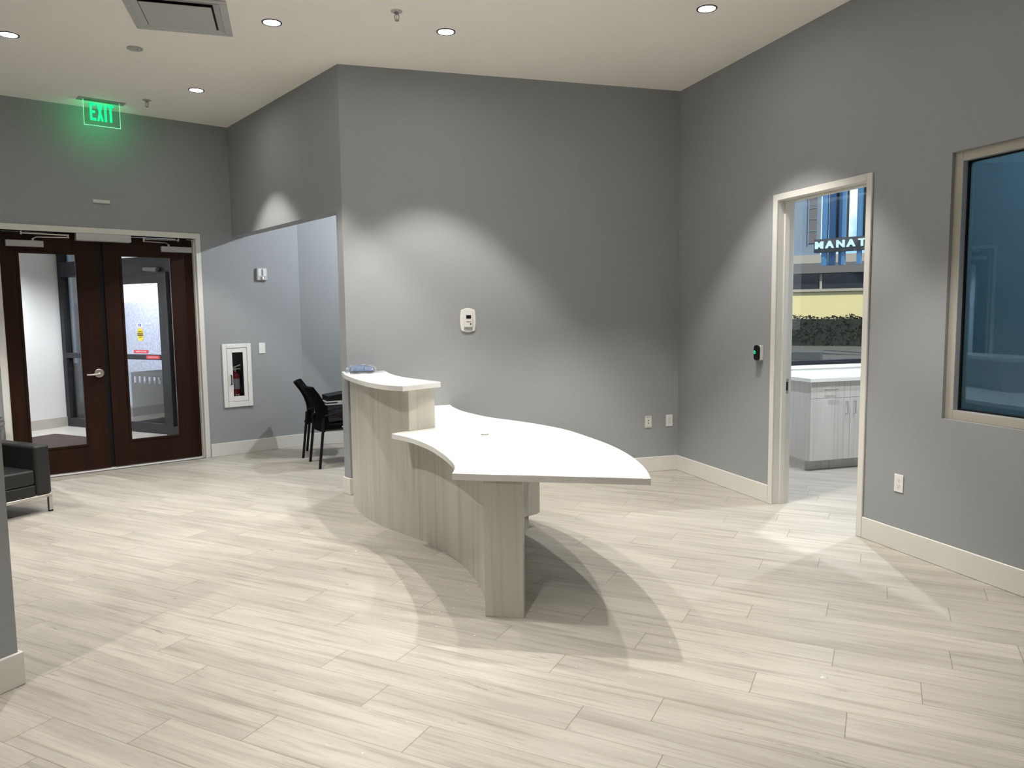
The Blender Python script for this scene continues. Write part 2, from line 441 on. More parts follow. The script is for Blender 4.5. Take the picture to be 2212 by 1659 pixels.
for x, y, lab in (
    (-3.668, 5.734, 'lit recessed ceiling downlight cut by the left edge of the photo'),
    (-1.680, 5.569, 'lit recessed ceiling downlight just right of the square air vent'),
    (-0.458, 5.786, 'lit recessed ceiling downlight beside the hanging sprinkler, over the desk'),
    (1.382, 5.418, 'lit recessed ceiling downlight nearest the right wall'),
    (-2.876, 7.145, 'lit recessed ceiling downlight farthest back, right of the green exit sign'),
    (1.50, 3.55, 'recessed ceiling downlight above the right foreground, out of view'),
    (0.36, 5.08, 'recessed ceiling downlight right above the desk tip, out of view'),
    (-2.62, 1.95, 'recessed ceiling downlight by the left wall end, out of view'),
    (-4.75, 5.20, 'recessed ceiling downlight over the sofa, out of view'),
    (-2.47, 4.16, 'recessed ceiling downlight left of the desk, out of view'),
    (-0.55, 1.55, 'recessed ceiling downlight above the middle foreground, out of view'),
    (1.35, 1.30, 'recessed ceiling downlight over the window wall, out of view'),
    (-1.2, 0.2, 'recessed ceiling downlight behind the viewpoint, out of view'),
):
    downlight(x, y, ZC, lab, P0 * {0.36: 1.5, -2.876: 0.8}.get(x, 1.0))

# ------------------------------------------------------------------ shell: floor, ceiling, walls
floor = MB().add([(-12, -3, 0), (9, -3, 0), (9, 12.5, 0), (-12, 12.5, 0)], [(0, 1, 2, 3)])
# lobby floor stops at the entrance door line; the vestibule has its own stone floor
dl = C - DD * 9; dr = C + DD * 0.9; vn = Vector((-DD.y, DD.x))
floor = MB().prism([(9, -3), (9, 7.9 + (9 - 2.7) * 0.293), (2.7, 7.9), (E_.x + 3.2, E_.y + 1.05), (dr.x, dr.y), (dl.x, dl.y), (-10, -3)], -0.05, 0.0)
struct(floor.obj('floor', 'floor'), 'pale wood look plank tile floor running through the lobby', 'floor')
WB = 7.81
ceil = MB().prism([(9, -3), (9, 9.6), (2.7, 7.75), (1.7, 7.5), (-1.0, 7.0), (-2.0, 7.55), (dr.x - 0.5, dr.y + 0.2), (dl.x, dl.y), (-10, -3)], ZC, ZC + 0.05)
struct(ceil.obj('ceiling', 'ceil'), 'plain pale ceiling over the lobby', 'ceiling')

TH = 0.14
# right wall: office door opening and interior window
w = MB()
D0, D1, DZ = 1.46, 2.395, 2.43
W0, W1, WZ0, WZ1 = 3.03, 5.20, 0.907, 2.476
for s0, s1, z0, z1 in ((-0.14, D0, 0, ZC), (D0, D1, DZ, ZC), (D1, W0, 0, ZC), (W0, W1, 0, WZ0), (W0, W1, WZ1, ZC), (W1, 10.5, 0, ZC)):
    w.box(-s0, -s1, -TH, 0, z0, z1)
struct(w.obj('wall_right', 'wall', frame=FR_RIGHT), 'grey painted wall with the office door and tinted window', 'wall')
# back wall
struct(MB().box(0.0, 3.1912, -TH, 0, 0, ZC).obj('wall_back', 'wall', frame=FR_BACK), 'grey painted wall behind the reception desk', 'wall')
# header wall over the alcove
h = MB(); h.box(0, 0.113, -0.135, 0, 0, ZC); h.box(0.113, 2.68, -0.135, 0, 2.468, ZC)
struct(h.obj('wall_alcove', 'wall', frame=FR_HEAD), 'grey bulkhead wall above the alcove opening', 'wall')
# entrance wall
e = MB()
for s0, s1, z0, z1 in ((-0.92, -0.142, 0, ZC), (-0.142, 0.168, 0, 0.557), (-0.142, 0.168, 1.253, ZC), (0.168, 0.40, 0, ZC), (0.40, 2.20, 2.42, ZC), (2.20, 9.0, 0, ZC)):
    e.box(s0, s1, -TH, 0, z0, z1)
struct(e.obj('wall_entrance', 'wall', frame=FR_DOOR), 'grey painted wall holding the double entrance doors', 'wall')
# alcove back wall, end wall and low ceiling
AD = Vector((0.9597, 0.2811))
FR_ALC = (E_, ang(-AD))
struct(MB().box(-3.6, 0.1, -TH, 0, 0, 3.12).obj('wall_alcove_back', 'wall', frame=FR_ALC), 'grey wall at the back of the alcove behind the chairs', 'wall')
q = E_ + AD * 2.6
FR_AEND = (q, ang(Vector((0.2811, -0.9597))))
struct(MB().box(-0.1, 2.58, 0, 0.1, 0, 3.12).obj('wall_alcove_end', 'wall', frame=FR_AEND), 'grey end wall closing the alcove', 'wall')
ac = [C + DD * 0.02 - DH * 0.02, E_ + Vector((0.0, 0.02)), E_ + AD * 3.2, B + Vector((-0.6, 0.35)), A + Vector((-0.02, 0.12))]
struct(MB().prism([tuple(p) for p in ac], 3.02, 3.07).obj('ceiling_alcove', 'ceil'), 'low ceiling over the alcove', 'ceiling')
# left wall end and the wall it belongs to
kw = K - TV * 5.0; kl = K - TU * 5.2
kp = [K, K - TU * 0.14 * 0 + Vector((0, 0))]
wl = MB().prism([tuple(K), tuple(K - TV * 5.2), tuple(K - TV * 5.2 - TU * 0.2), tuple(K - TV * 0.2 - TU * 0.2), tuple(K - TV * 0.2 - TU * 6.0), tuple(K - TU * 6.0)], 0, ZC)
struct(wl.obj('wall_left', 'wall'), 'grey wall end at the left edge of the foreground', 'wall')
# wall behind the viewpoint
struct(MB().box(-6.5, 9.5, -2.95, -2.8, 0, ZC).obj('wall_behind', 'wall'), 'grey wall behind the viewpoint', 'wall')
struct(MB().box(-10, -9.8, -2.9, 6, 0, ZC).obj('wall_far_left', 'wall'), 'grey wall closing the far left side', 'wall')

# baseboards
BH, BT = 0.147, 0.014
def board(name, frame, runs, label, t=BT):
    b = MB()
    for x0, x1 in runs: b.box(x0, x1, 0.0005, t, 0, BH)
    return struct(b.obj(name, 'trim', frame=frame, bevel=0.003, seg=1), label, 'baseboard')
board('baseboard_right', FR_RIGHT, [(-1.418, -0.014), (-10, -2.437)], 'white baseboard along the wall with the office door')
board('baseboard_back', FR_BACK, [(0.0, 3.1912 + 0.012)], 'white baseboard along the wall behind the desk')
board('baseboard_alcove', FR_HEAD, [(-0.004, 0.113 + 0.014)], 'short white baseboard wrapping the wall strip beside the desk')
board('baseboard_entrance', FR_DOOR, [(-0.76, 0.345), (2.255, 4.9)], 'white baseboard beside the entrance doors')
board('baseboard_alcove_back', FR_ALC, [(-3.0, -0.0)], 'white baseboard at the back of the alcove')
kb = MB()
kb.prism([tuple(K + TU * 0.016 + TV * 0.016), tuple(K + TU * 0.016 - TV * 5.0), tuple(K + TU * 0.0005 - TV * 5.0), tuple(K + TU * 0.0005 + TV * 0.0005), tuple(K - TU * 4 + TV * 0.0005), tuple(K - TU * 4 + TV * 0.016)], 0, BH)
struct(kb.obj('baseboard_left', 'trim', bevel=0.003, seg=1), 'white baseboard on the left foreground wall end', 'baseboard')

# ------------------------------------------------------------------ office door frame (steel, no leaf in view)
def door_frame(name, frame, sgn, s0, s1, zt, depth, label, face=0.05, stop_at=0.5):
    """s0..s1 clear opening; sgn maps s to local x"""
    X = lambda s: sgn * s
    t = thing(name, label, 'door frame', frame=frame, kind='structure')
    m = MB()
    for a, b in ((s0 - face, s0), (s1, s1 + face)):
        m.box(X(a), X(b), 0.0, 0.014, 0, zt + face)
    m.box(X(s0), X(s1), 0.0, 0.014, zt, zt + face)
    m.obj('casing', 'trim', t, bevel=0.003, seg=1)
    j = MB()
    j.box(X(s0 - 0.012), X(s0), -depth, 0.0, 0, zt); j.box(X(s1), X(s1 + 0.012), -depth, 0.0, 0, zt); j.box(X(s0 - 0.012), X(s1 + 0.012), -depth, 0.0, zt, zt + 0.012)
    j.obj('jamb', 'trim', t)
    st = MB(); y0, y1 = -depth * stop_at - 0.02, -depth * stop_at + 0.02 if stop_at != 0.5 else -0.055
    st.box(X(s0), X(s0 + 0.016), y0, y1, 0, zt - 0.016); st.box(X(s1 - 0.016), X(s1), y0, y1, 0, zt - 0.016); st.box(X(s0), X(s1), y0, y1, zt - 0.016, zt)
    st.obj('stop', 'trim', t, bevel=0.002, seg=1)
    return t
fr = door_frame('trim_1', FR_RIGHT, -1, 1.471, 2.385, 2.421, TH + 0.014, 'white steel frame around the open office doorway')
sp = MB().box(-1.4715, -1.474, -0.130, -0.098, 0.90, 1.02).obj('strike_plate', 'alu', fr)
part_label(sp, 'dark metal strike plate on the left jamb')
MB().box(-1.474, -1.4755, -0.122, -0.106, 0.925, 0.995).obj('latch_hole', 'black', sp)

# ------------------------------------------------------------------ entrance doors
ef = thing('trim_2', 'white steel frame around the brown double doors', 'door frame', frame=FR_DOOR, kind='structure')
c_ = MB(); c_.box(0.352, 0.403, 0, 0.014, 0, 2.478); c_.box(2.20, 2.25, 0, 0.014, 0, 2.478); c_.box(0.403, 2.20, 0, 0.014, 2.42, 2.478)
c_.obj('casing', 'trim', ef, bevel=0.003, seg=1)
c_ = MB(); c_.box(0.39, 0.403, -TH, 0, 0, 2.42); c_.box(2.20, 2.213, -TH, 0, 0, 2.42); c_.box(0.39, 2.213, -TH, 0, 2.42, 2.433)
c_.obj('jamb', 'trim', ef)
c_ = MB(); c_.box(0.403, 0.418, -0.075, -0.035, 0, 2.42); c_.box(2.185, 2.20, -0.075, -0.035, 0, 2.42)
c_.obj('stop', 'trim', ef, bevel=0.002, seg=1)
part_label(MB().box(0.403, 2.20, -0.16, -0.03, 0.0, 0.006).obj('threshold', 'white', ef), 'thin bright metal threshold')
def leaf(name, s0, s1, l0, l1, label):
    t = thing(name, label, 'door', frame=FR_DOOR, kind='structure')
    y0, y1, z0, z1, g0, g1 = -0.125, -0.080, 0.014, 2.412, 0.285, 2.212
    m = MB()
    m.box(s0, l0, y0, y1, z0, z1); m.box(l1, s1, y0, y1, z0, z1); m.box(l0, l1, y0, y1, z0, g0); m.box(l0, l1, y0, y1, g1, z1)
    m.obj('door_leaf', 'brown', t)
    b = MB(); w_ = 0.018
    for a in (y1, ):
        b.box(l0 - w_, l0 + 0.004, a, a + 0.008, g0 - w_, g1 + w_); b.box(l1 - 0.004, l1 + w_, a, a + 0.008, g0 - w_, g1 + w_)
        b.box(l0, l1, a, a + 0.008, g0 - w_, g0 + 0.004); b.box(l0, l1, a, a + 0.008, g1 - 0.004, g1 + w_)
    b.obj('glazing_bead', 'brown', t, bevel=0.002, seg=1)
    MB().box(l0, l1, -0.105, -0.100, g0, g1).obj('glass', 'clear', t)
    return t
ld = leaf('door_1', 1.345, 2.184, 1.549, 2.031, 'left brown entrance door, the leaf with the lever handle')
rd = leaf('door_2', 0.419, 1.300, 0.651, 1.131, 'right brown entrance door, the leaf next to the alcove')
part_label(MB().box(1.3005, 1.3445, -0.123, -0.095, 0.014, 2.412).obj('astragal', 'black', rd), 'black meeting strip')
# lever handle on the left leaf
lv = MB(); 
hd = bpy.data.objects.new('door_handle', None)
rose = MB()
def disc_y(m, cx, cz, r, y0, y1, n=28):
    m.xz_prism([(cx + r * math.cos(2 * math.pi * i / n), cz + r * math.sin(2 * math.pi * i / n)) for i in range(n)], y0, y1); return m
disc_y(rose, 1.402, 1.010, 0.046, -0.080, -0.062)
ro = rose.obj('door_handle', 'steel', ld, bevel=0.006, smooth=True)
part_label(ro, 'chrome lever handle')
lvm = MB(); disc_y(lvm, 1.402, 1.006, 0.016, -0.062, -0.030, 16)
lvm.tube([(1.402, -0.032, 1.006), (1.435, -0.030, 1.002), (1.475, -0.030, 0.998), (1.520, -0.033, 0.999)], [0.013, 0.012, 0.010, 0.009], 12)
lvm.obj('lever', 'steel', ro, smooth=True)
# closers
def closer(door, x0, x1, xa, xe, label):
    c = part_label(MB().box(x0, x1, -0.080, -0.028, 2.270, 2.330).obj('door_closer', 'alu', door, bevel=0.003, seg=1), label)
    a = MB(); a.lathe([(0.012, 2.330), (0.012, 2.352)], 14, xa, -0.052)
    dx = 0.03 if xe > xa else -0.03
    a.tube([(xa, -0.050, 2.350), (xa + dx, -0.040, 2.366), (xe, 0.040, 2.366)], 0.006, 8)
    a.lathe([(0.010, 2.360), (0.010, 2.396)], 14, xe, 0.040)
    xb = xa - 3.2 * dx
    a.tube([(xe, 0.040, 2.388), (xb, -0.03, 2.398)], 0.006, 8)
    a.lathe([(0.011, 2.384), (0.011, 2.419)], 14, xb, -0.03)
    a.obj('closer_arm', 'steel', c, smooth=True)
closer(ld, 1.82, 2.13, 1.905, 1.62, 'grey closer body with a folded arm')
closer(rd, 0.432, 0.745, 0.665, 0.93, 'grey closer body with a folded arm')
op = MB().box(1.045, 1.545, -0.078, 0.022, 2.348, 2.4195).obj('door_holder_box', 'lgrey', frame=FR_DOOR, bevel=0.003, seg=1)
tag(op, 'pale grey box under the door head, centred over the two brown doors', 'door hardware')
b_ = MB().box(0, 0.155, 0.0003, 0.022, 0, 0.034)
bo = tag(b_.obj('wall_sensor', 'cream', frame=None, bevel=0.006), 'small white box high on the wall above the brown doors', 'sensor')
bo.location = (C - DD * 1.222).to_3d() + Vector((0, 0, 2.728)); bo.rotation_euler = (0, 0, FR_DOOR[1])
disc = MB(); disc_y(disc, 0.082, 0.010, 0.003, 0.021, 0.0225, 10); disc.obj('indicator', 'black', bo)

# ------------------------------------------------------------------ exit sign
ex = thing('exit_sign', 'green lit EXIT sign on a clear panel under the ceiling', 'exit sign', frame=FR_DOOR, x=1.31, y=0.335, z=ZC)
MB().box(-0.205, 0.205, -0.06, 0.06, -0.006, -0.0005).obj('canopy', 'alu', ex, bevel=0.002, seg=1)
MB().box(-0.155, 0.155, -0.004, 0.004, -0.238, -0.006).obj('panel', 'acrylic', ex)
ed = MB(); ed.box(-0.1585, -0.155, -0.0045, 0.0045, -0.242, -0.006); ed.box(0.155, 0.1585, -0.0045, 0.0045, -0.242, -0.006); ed.box(-0.155, 0.155, -0.0045, 0.0045, -0.242, -0.238)
part_label(ed.obj('lit_edge', 'edgeg', ex), 'glowing pale green edge')
def blk(m, rects, x, w_):
    for a, b, c, d in rects: m.box(x - a * w_, x - b * w_, 0.0045, 0.006, -0.030 - c * 0.165, -0.030 - d * 0.165)
lt = MB(); LX = 0.105
blk(lt, [(0, .36, 0, 1), (0, 1, 0, .15), (0, .86, .43, .57), (0, 1, .85, 1)], LX, 0.052)
for sgn in (0, 1):
    x0, x1 = LX - 0.060, LX - 0.115
    a, b = (x0, x1) if sgn == 0 else (x1, x0)
    t_ = 0.0195 * (1 if sgn == 0 else -1)
    lt.xz_prism([(a, -0.030), (a - t_, -0.030), (b, -0.195), (b + t_, -0.195)], 0.0045, 0.006 if sgn == 0 else 0.0061)
blk(lt, [(0, .38, 0, 1)], LX - 0.125, 0.052)
blk(lt, [(0, 1, 0, .15), (.31, .69, 0, 1)], LX - 0.153, 0.054)
part_label(lt.obj('lettering', 'exitg', ex), 'green letters EXIT')
eg = bpy.data.lights.new('exit_glow', 'AREA'); eg.shape = 'RECTANGLE'; eg.size = 0.30; eg.size_y = 0.22; eg.energy = 0.7; eg.color = (0.05, 1.0, 0.30)
ego = bpy.data.objects.new('exit_glow', eg); COL.objects.link(ego); ego.parent = ex; ego.location = (0, -0.02, -0.125); ego.rotation_euler = (math.radians(-90), 0, 0)
ego.visible_camera = True

# ------------------------------------------------------------------ ceiling fittings
vt = thing('ceiling_vent', 'square white plaque air vent in the ceiling at the top left', 'air vent', x=-2.268, y=5.41, z=ZC, rz=math.atan2(0.2811, 0.9597))
m = MB(); o_, i_ = 0.325, 0.275
for a, b, c, d in ((-o_, o_, -o_, -i_), (-o_, o_, i_, o_), (-o_, -i_, -i_, i_), (i_, o_, -i_, i_)): m.box(a, b, c, d, -0.010, -0.0005)
m.obj('frame', 'lgrey', vt, bevel=0.002, seg=1)
m = MB(); n1, n2 = 0.275, 0.235
m.add([(-n1, -n1, -0.012), (n1, -n1, -0.012), (n1, n1, -0.012), (-n1, n1, -0.012), (-n2, -n2, -0.002), (n2, -n2, -0.002), (n2, n2, -0.002), (-n2, n2, -0.002)],
      [(0, 1, 5, 4), (1, 2, 6, 5), (2, 3, 7, 6), (3, 0, 4, 7)])
m.obj('sloped_cone', 'lgrey', vt)
MB().box(-0.235, 0.235, -0.235, 0.235, -0.0025, -0.0006).obj('throat', 'black', vt)
MB().box(-0.224, 0.224, -0.224, 0.224, -0.022, -0.016).obj('plaque', 'lgrey', vt, bevel=0.002, seg=1)
for sx in (-1, 1):
    for sy in (-1, 1): MB().box(sx * 0.16 - 0.008, sx * 0.16 + 0.008, sy * 0.16 - 0.008, sy * 0.16 + 0.008, -0.017, -0.002).obj('hanger', 'mid', vt)
sd = tag(MB().lathe([(0.0001, -0.012), (0.040, -0.012), (0.056, -0.008), (0.058, -0.0005)], 32, cap=False).obj('ceiling_cover_plate', 'lgrey', loc=(-2.897, 6.052, ZC), smooth=True), 'flat round grey cover plate on the ceiling below the square vent', 'cover plate')
MB().lathe([(0.006, -0.014), (0.006, -0.010)], 10, 0.024, -0.01).obj('dot', 'mid', sd)
def sprinkler(x, y, label):
    t = thing('sprinkler', label, 'sprinkler', x=x, y=y, z=ZC, group='ceiling sprinklers')
    MB().lathe([(0.040, -0.0005), (0.040, -0.003), (0.030, -0.008), (0.018, -0.010), (0.016, -0.006)], 28, cap=False).obj('escutcheon', 'lgrey', t, smooth=True)
    f = MB(); f.lathe([(0.011, -0.002), (0.011, -0.022)], 14)
    for sg in (-1, 1): f.tube([(sg * 0.010, 0, -0.020), (sg * 0.016, 0, -0.034), (sg * 0.013, 0, -0.052), (sg * 0.003, 0, -0.062)], 0.0028, 8)
    f.tube([(0, 0, -0.02), (0, 0, -0.06)], 0.002, 6)
    f.obj('body', 'alu', t, smooth=True)
    MB().lathe([(0.0001, -0.064), (0.015, -0.064), (0.015, -0.061), (0.0001, -0.061)], 20, cap=False).obj('deflector', 'alu', t)
sprinkler(-0.764, 5.40, 'sprinkler head hanging left of the downlight over the desk')
sprinkler(-3.481, 7.451, 'sprinkler head hanging right of the green exit sign')

# ------------------------------------------------------------------ wall fittings
def rrect(cx, cz, w_, h_, r, n=5):
    pts = []
    for sx, sz, a0 in ((1, 1, 0), (-1, 1, 90), (-1, -1, 180), (1, -1, 270)):
        for i in range(n + 1):
            a = math.radians(a0 + 90 * i / n); pts.append((cx + sx * (w_ / 2 - r) + r * math.cos(a), cz + sz * (h_ / 2 - r) + r * math.sin(a)))
    return pts
# thermostat
th = thing('thermostat', 'white thermostat with a dark screen on the wall behind the desk', 'thermostat', frame=FR_BACK, x=2.115, y=0, z=1.514)
pl = [(0.0625 - 0.125 * k / 10, 0.093 + 0.0145 * (1 - (2 * k / 10 - 1) ** 2)) for k in range(11)] + [(-0.0635 - 0.0095 * (1 - (2 * k / 12 - 1) ** 2), 0.091 - 0.182 * k / 12) for k in range(13)] + [(-0.0625 + 0.125 * k / 10, -0.093 - 0.0145 * (1 - (2 * k / 10 - 1) ** 2)) for k in range(11)] + [(0.0635 + 0.0095 * (1 - (2 * k / 12 - 1) ** 2), -0.091 + 0.182 * k / 12) for k in range(13)]
MB().xz_prism(pl, 0.0005, 0.012).obj('back_plate', 'white', th, bevel=0.004, smooth=True)
MB().xz_prism(rrect(0, 0.002, 0.080, 0.128, 0.010), 0.012, 0.027).obj('body', 'white', th, bevel=0.004, smooth=True)
MB().xz_prism(rrect(0, -0.080, 0.078, 0.040, 0.010), 0.0115, 0.0135).obj('lower_cover', 'lgrey', th)
MB().xz_prism(rrect(-0.002, 0.030, 0.045, 0.032, 0.003), 0.0268, 0.0278).obj('screen', 'black', th)
for dx in (0.012, -0.002, -0.016):
    disc_y(MB(), dx, -0.014, 0.0042, 0.0268, 0.0284, 12).obj('button', 'black', th)
MB().xz_prism(rrect(-0.020, -0.034, 0.010, 0.016, 0.002), 0.0268, 0.0276).obj('slot', 'black', th)
# data plate and two power outlets
def plate(name, label, cat, frame, x, z, kind, group=None):
    t = thing(name, label, cat, frame=frame, x=x, y=0, z=z, group=group)
    MB().xz_prism(rrect(0, 0, 0.071, 0.116, 0.003), 0.0005, 0.006).obj('cover_plate', 'white' if kind != 'data' else 'cream', t, bevel=0.002)
    if kind == 'data':
        for dz in (0.0125, -0.0125): MB().xz_prism(rrect(0, dz, 0.010, 0.011, 0.002), 0.0058, 0.0066).obj('jack', 'black', t)
        for dz in (0.047, -0.047): MB().box(-0.026, 0.026, 0.0058, 0.0064, dz - 0.006, dz + 0.006).obj('label_window', 'lgrey', t)
    else:
        for dz in (0.0195, -0.0195):
            r_ = MB().xz_prism(rrect(0, dz, 0.032, 0.028, 0.012), 0.0058, 0.0078).obj('receptacle', 'white', t)
            s_ = MB(); s_.box(-0.008, -0.0055, 0.0076, 0.0081, dz + 0.001, dz + 0.009); s_.box(0.0055, 0.008, 0.0076, 0.0081, dz + 0.001, dz + 0.009)
            disc_y(s_, 0, dz - 0.007, 0.0028, 0.0076, 0.0081, 10); s_.obj('slots', 'mid', r_)
plate('data_outlet', 'ivory wall plate with two dark jacks, low on the wall behind the desk', 'wall plate', FR_BACK, 0.323, 0.496, 'data')
plate('power_outlet', 'white power outlet low in the corner, just right of the two jack plate', 'power outlet', FR_BACK, 0.0955, 0.499, 'power', 'duplex power outlets')
plate('power_outlet', 'white power outlet under the tinted window on the right wall', 'power outlet', FR_RIGHT, -2.732, 0.444, 'power', 'duplex power outlets')
# card reader
cr_ = thing('card_reader', 'black card reader with a green ring beside the office doorway', 'card reader', frame=FR_RIGHT, x=-1.285, y=0, z=1.225)
MB().box(-0.034, 0.034, 0.0005, 0.030, -0.060, 0.060).obj('back_box', 'white', cr_, bevel=0.003)
MB().xz_prism(rrect(0.0, 0, 0.066, 0.126, 0.026, 7), 0.030, 0.048).obj('reader_body', 'black', cr_, bevel=0.005, smooth=True)
rg = MB(); rg.tube([(0.016 + 0.0085 * math.cos(2 * math.pi * i / 20), 0.0485, 0.004 + 0.0115 * math.sin(2 * math.pi * i / 20)) for i in range(20)], 0.0026, 6, closed=True)
part_label(rg.obj('status_ring', 'led', cr_), 'glowing green ring')
# fire strobe, blank switch plate, fire extinguisher cabinet
st_ = thing('fire_strobe', 'pale strobe alarm high on the alcove wall above the light switch', 'fire alarm', frame=FR_DOOR, x=-0.312, y=0, z=2.053)
MB().xz_prism(rrect(0, 0, 0.122, 0.142, 0.010), 0.0005, 0.040).obj('housing', 'lgrey', st_, bevel=0.006, smooth=True)
MB().xz_prism(rrect(0, 0.020, 0.092, 0.084, 0.006), 0.040, 0.043).obj('lens_panel', 'white', st_, bevel=0.002)
MB().box(-0.010, 0.010, 0.043, 0.0445, -0.018, 0.058).obj('flash_slot', 'mid', st_, bevel=0.001)
MB().lathe([(0.019, -0.058), (0.016, -0.045), (0.013, -0.028)], 16, 0, 0.046).obj('strobe_lens', 'steel', st_, smooth=True)
sw = thing('switch_plate', 'blank white switch plate right of the fire extinguisher cabinet', 'switch', frame=FR_DOOR, x=-0.285, y=0, z=1.204)
MB().xz_prism(rrect(0, 0, 0.074, 0.122, 0.003), 0.0005, 0.007).obj('cover_plate', 'white', sw, bevel=0.002)
MB().xz_prism(rrect(0, 0, 0.034, 0.068, 0.002), 0.0065, 0.009).obj('rocker', 'white', sw, bevel=0.001)
fc = thing('extinguisher_cabinet', 'white wall cabinet with a tall glass slot and dark handle', 'fire cabinet', frame=FR_DOOR, x=0.013, y=0, z=0.905)
W_, H_ = 0.163, 0.360
m = MB(); f_ = 0.048
m.box(-W_, -W_ + f_, 0.0005, 0.018, -H_, H_); m.box(W_ - f_, W_, 0.0005, 0.018, -H_, H_); m.box(-W_ + f_, W_ - f_, 0.0005, 0.018, -H_, -H_ + f_ + 0.012); m.box(-W_ + f_, W_ - f_, 0.0005, 0.018, H_ - f_, H_)
m.obj('surround', 'white', fc, bevel=0.004)
m = MB(); a_, b_0, b_1, g_0, g_1, gz0, gz1 = 0.002, -W_ + f_ + 0.004, W_ - f_ - 0.004, -0.068, 0.053, -0.238, 0.262
m.box(b_0, g_0, a_, 0.014, -H_ + 0.064, H_ - 0.052); m.box(g_1, b_1, a_, 0.014, -H_ + 0.064, H_ - 0.052); m.box(g_0, g_1, a_, 0.014, -H_ + 0.064, gz0); m.box(g_0, g_1, a_, 0.014, gz1, H_ - 0.052)
dr_ = m.obj('door', 'white', fc, bevel=0.002, seg=1)
hm = MB(); hm.tube([(0.077, 0.014, 0.005), (0.077, 0.036, 0.005), (0.077, 0.036, -0.100), (0.077, 0.014, -0.100)], 0.0075, 8)
part_label(hm.obj('handle', 'navy', dr_, smooth=True), 'dark blue bar handle')
MB().box(g_0, g_1, 0.006, 0.009, gz0, gz1).obj('glass', 'clear', dr_)
m = MB(); m.box(-0.152, -0.150, -0.128, 0.0, -0.345, 0.345); m.box(0.150, 0.152, -0.128, 0.0, -0.345, 0.345); m.box(-0.152, 0.152, -0.130, -0.128, -0.345, 0.345)
m.box(-0.152, 0.152, -0.128, 0.0, -0.347, -0.345); m.box(-0.152, 0.152, -0.128, 0.0, 0.345, 0.347)
m.obj('liner', 'dgrey', fc)
fe = thing('fire_extinguisher', 'red fire extinguisher standing inside the white wall cabinet', 'fire extinguisher', frame=FR_DOOR, x=0.018, y=-0.064, z=0.5605)
MB().lathe([(0.046, 0.0), (0.052, 0.008), (0.052, 0.325), (0.044, 0.352), (0.022, 0.368), (0.018, 0.385)], 32).obj('cylinder', 'red', fe, smooth=True)
part_label(MB().lathe([(0.0528, 0.185), (0.0528, 0.305)], 32, cap=False).obj('instruction_label', 'paper', fe, smooth=True), 'grey wrap around label')
cl = MB().box(-0.022, 0.022, 0.0535, 0.0545, 0.075, 0.125).obj('class_sticker', 'white', fe)
disc_y(MB(), 0, 0.104, 0.012, 0.0545, 0.0552, 16).obj('sticker_dot', 'red', cl)
v_ = MB(); v_.lathe([(0.016, 0.385), (0.016, 0.425)], 14); v_.obj('valve', 'steel', fe, smooth=True)
v_ = MB(); v_.tube([(0.03, 0.0, 0.425), (-0.06, 0.02, 0.462)], 0.007, 8); v_.tube([(0.045, 0.0, 0.412), (-0.055, 0.02, 0.415)], 0.006, 8); v_.obj('lever_handle', 'steel', fe, smooth=True)
v_ = MB(); v_.tube([(-0.016, 0, 0.405), (-0.06, 0, 0.39), (-0.068, 0, 0.33), (-0.066, 0, 0.22)], 0.008, 8); v_.obj('hose', 'black', fe, smooth=True)

# ------------------------------------------------------------------ reception desk
FC = [(-1.398, 6.468), (-1.372, 6.32), (-1.33, 6.152), (-1.249, 5.928), (-1.146, 5.718), (-1.045, 5.568), (-0.913, 5.402), (-0.764, 5.245), (-0.65, 5.117), (-0.539, 4.976), (-0.43, 4.806), (-0.338, 4.615), (-0.262, 4.423), (-0.213, 4.26), (-0.183, 4.123), (-0.164, 3.99), (-0.152, 3.86)]
fcv = catmull(FC, 6)
isplit = 7 * 6 + 2                       # where the high part ends
rd_ = thing('reception_desk', 'curved pale laminate reception desk with white worktop and raised counter', 'reception desk', x=-0.4, y=5.0, z=0)
DO = Vector((-0.4, 5.0))
def L2(p): return (p[0] - DO.x, p[1] - DO.y)
inn = offset_line(fcv, 0.02)
pm = MB()
pm.prism([L2(p) for p in fcv[:isplit + 1]] + [L2(p) for p in inn[:isplit + 1]][::-1], 0.0, 1.050)
pm.prism([L2(p) for p in fcv[isplit:]] + [L2(p) for p in inn[isplit:]][::-1], 0.0, 0.722)
pm.obj('front_panel', 'lam', rd_, smooth=True)
inn2 = offset_line(fcv, 0.225)
tf = [p for p in inn[:isplit + 1]]; tb = [p for p in inn2[:isplit + 1]]
def wall_y(x): return 7.3737 + (x - 1.6388) * 0.29296
tb = [Vector((p.x, min(p.y, wall_y(p.x) - 0.004))) for p in tb if p.y < wall_y(p.x) + 0.3]
tf[0] = Vector((tf[0].x, wall_y(tf[0].x) - 0.004))
MB().prism([L2(p) for p in tf] + [L2(p) for p in tb][::-1], 0.757, 1.050).obj('raised_section', 'lam', rd_, smooth=True)
fo = catmull([(-1.42, 6.30), (-1.37, 6.135), (-1.225, 5.784), (-1.052, 5.436), (-0.887, 5.199), (-0.747, 5.096)], 6)
bo_ = catmull([(-0.511, 5.36), (-0.65, 5.55), (-0.775, 5.72), (-0.90, 5.93), (-1.015, 6.22), (-1.115, 6.555)], 6)
hp = A + DH * 0.09 + Vector((-0.77321, -0.63415)) * 0.004
top_poly = [(-1.45, 6.40), *[tuple(p) for p in fo], *[tuple(p) for p in bo_], (A.x + 0.006, A.y - 0.005), (A.x - 0.004, A.y - 0.004), (-1.462, 6.502), (-1.470, 6.470)]
MB().prism([L2(p) for p in top_poly], 1.050, 1.088).obj('raised_counter', 'quartz', rd_, bevel=0.004)
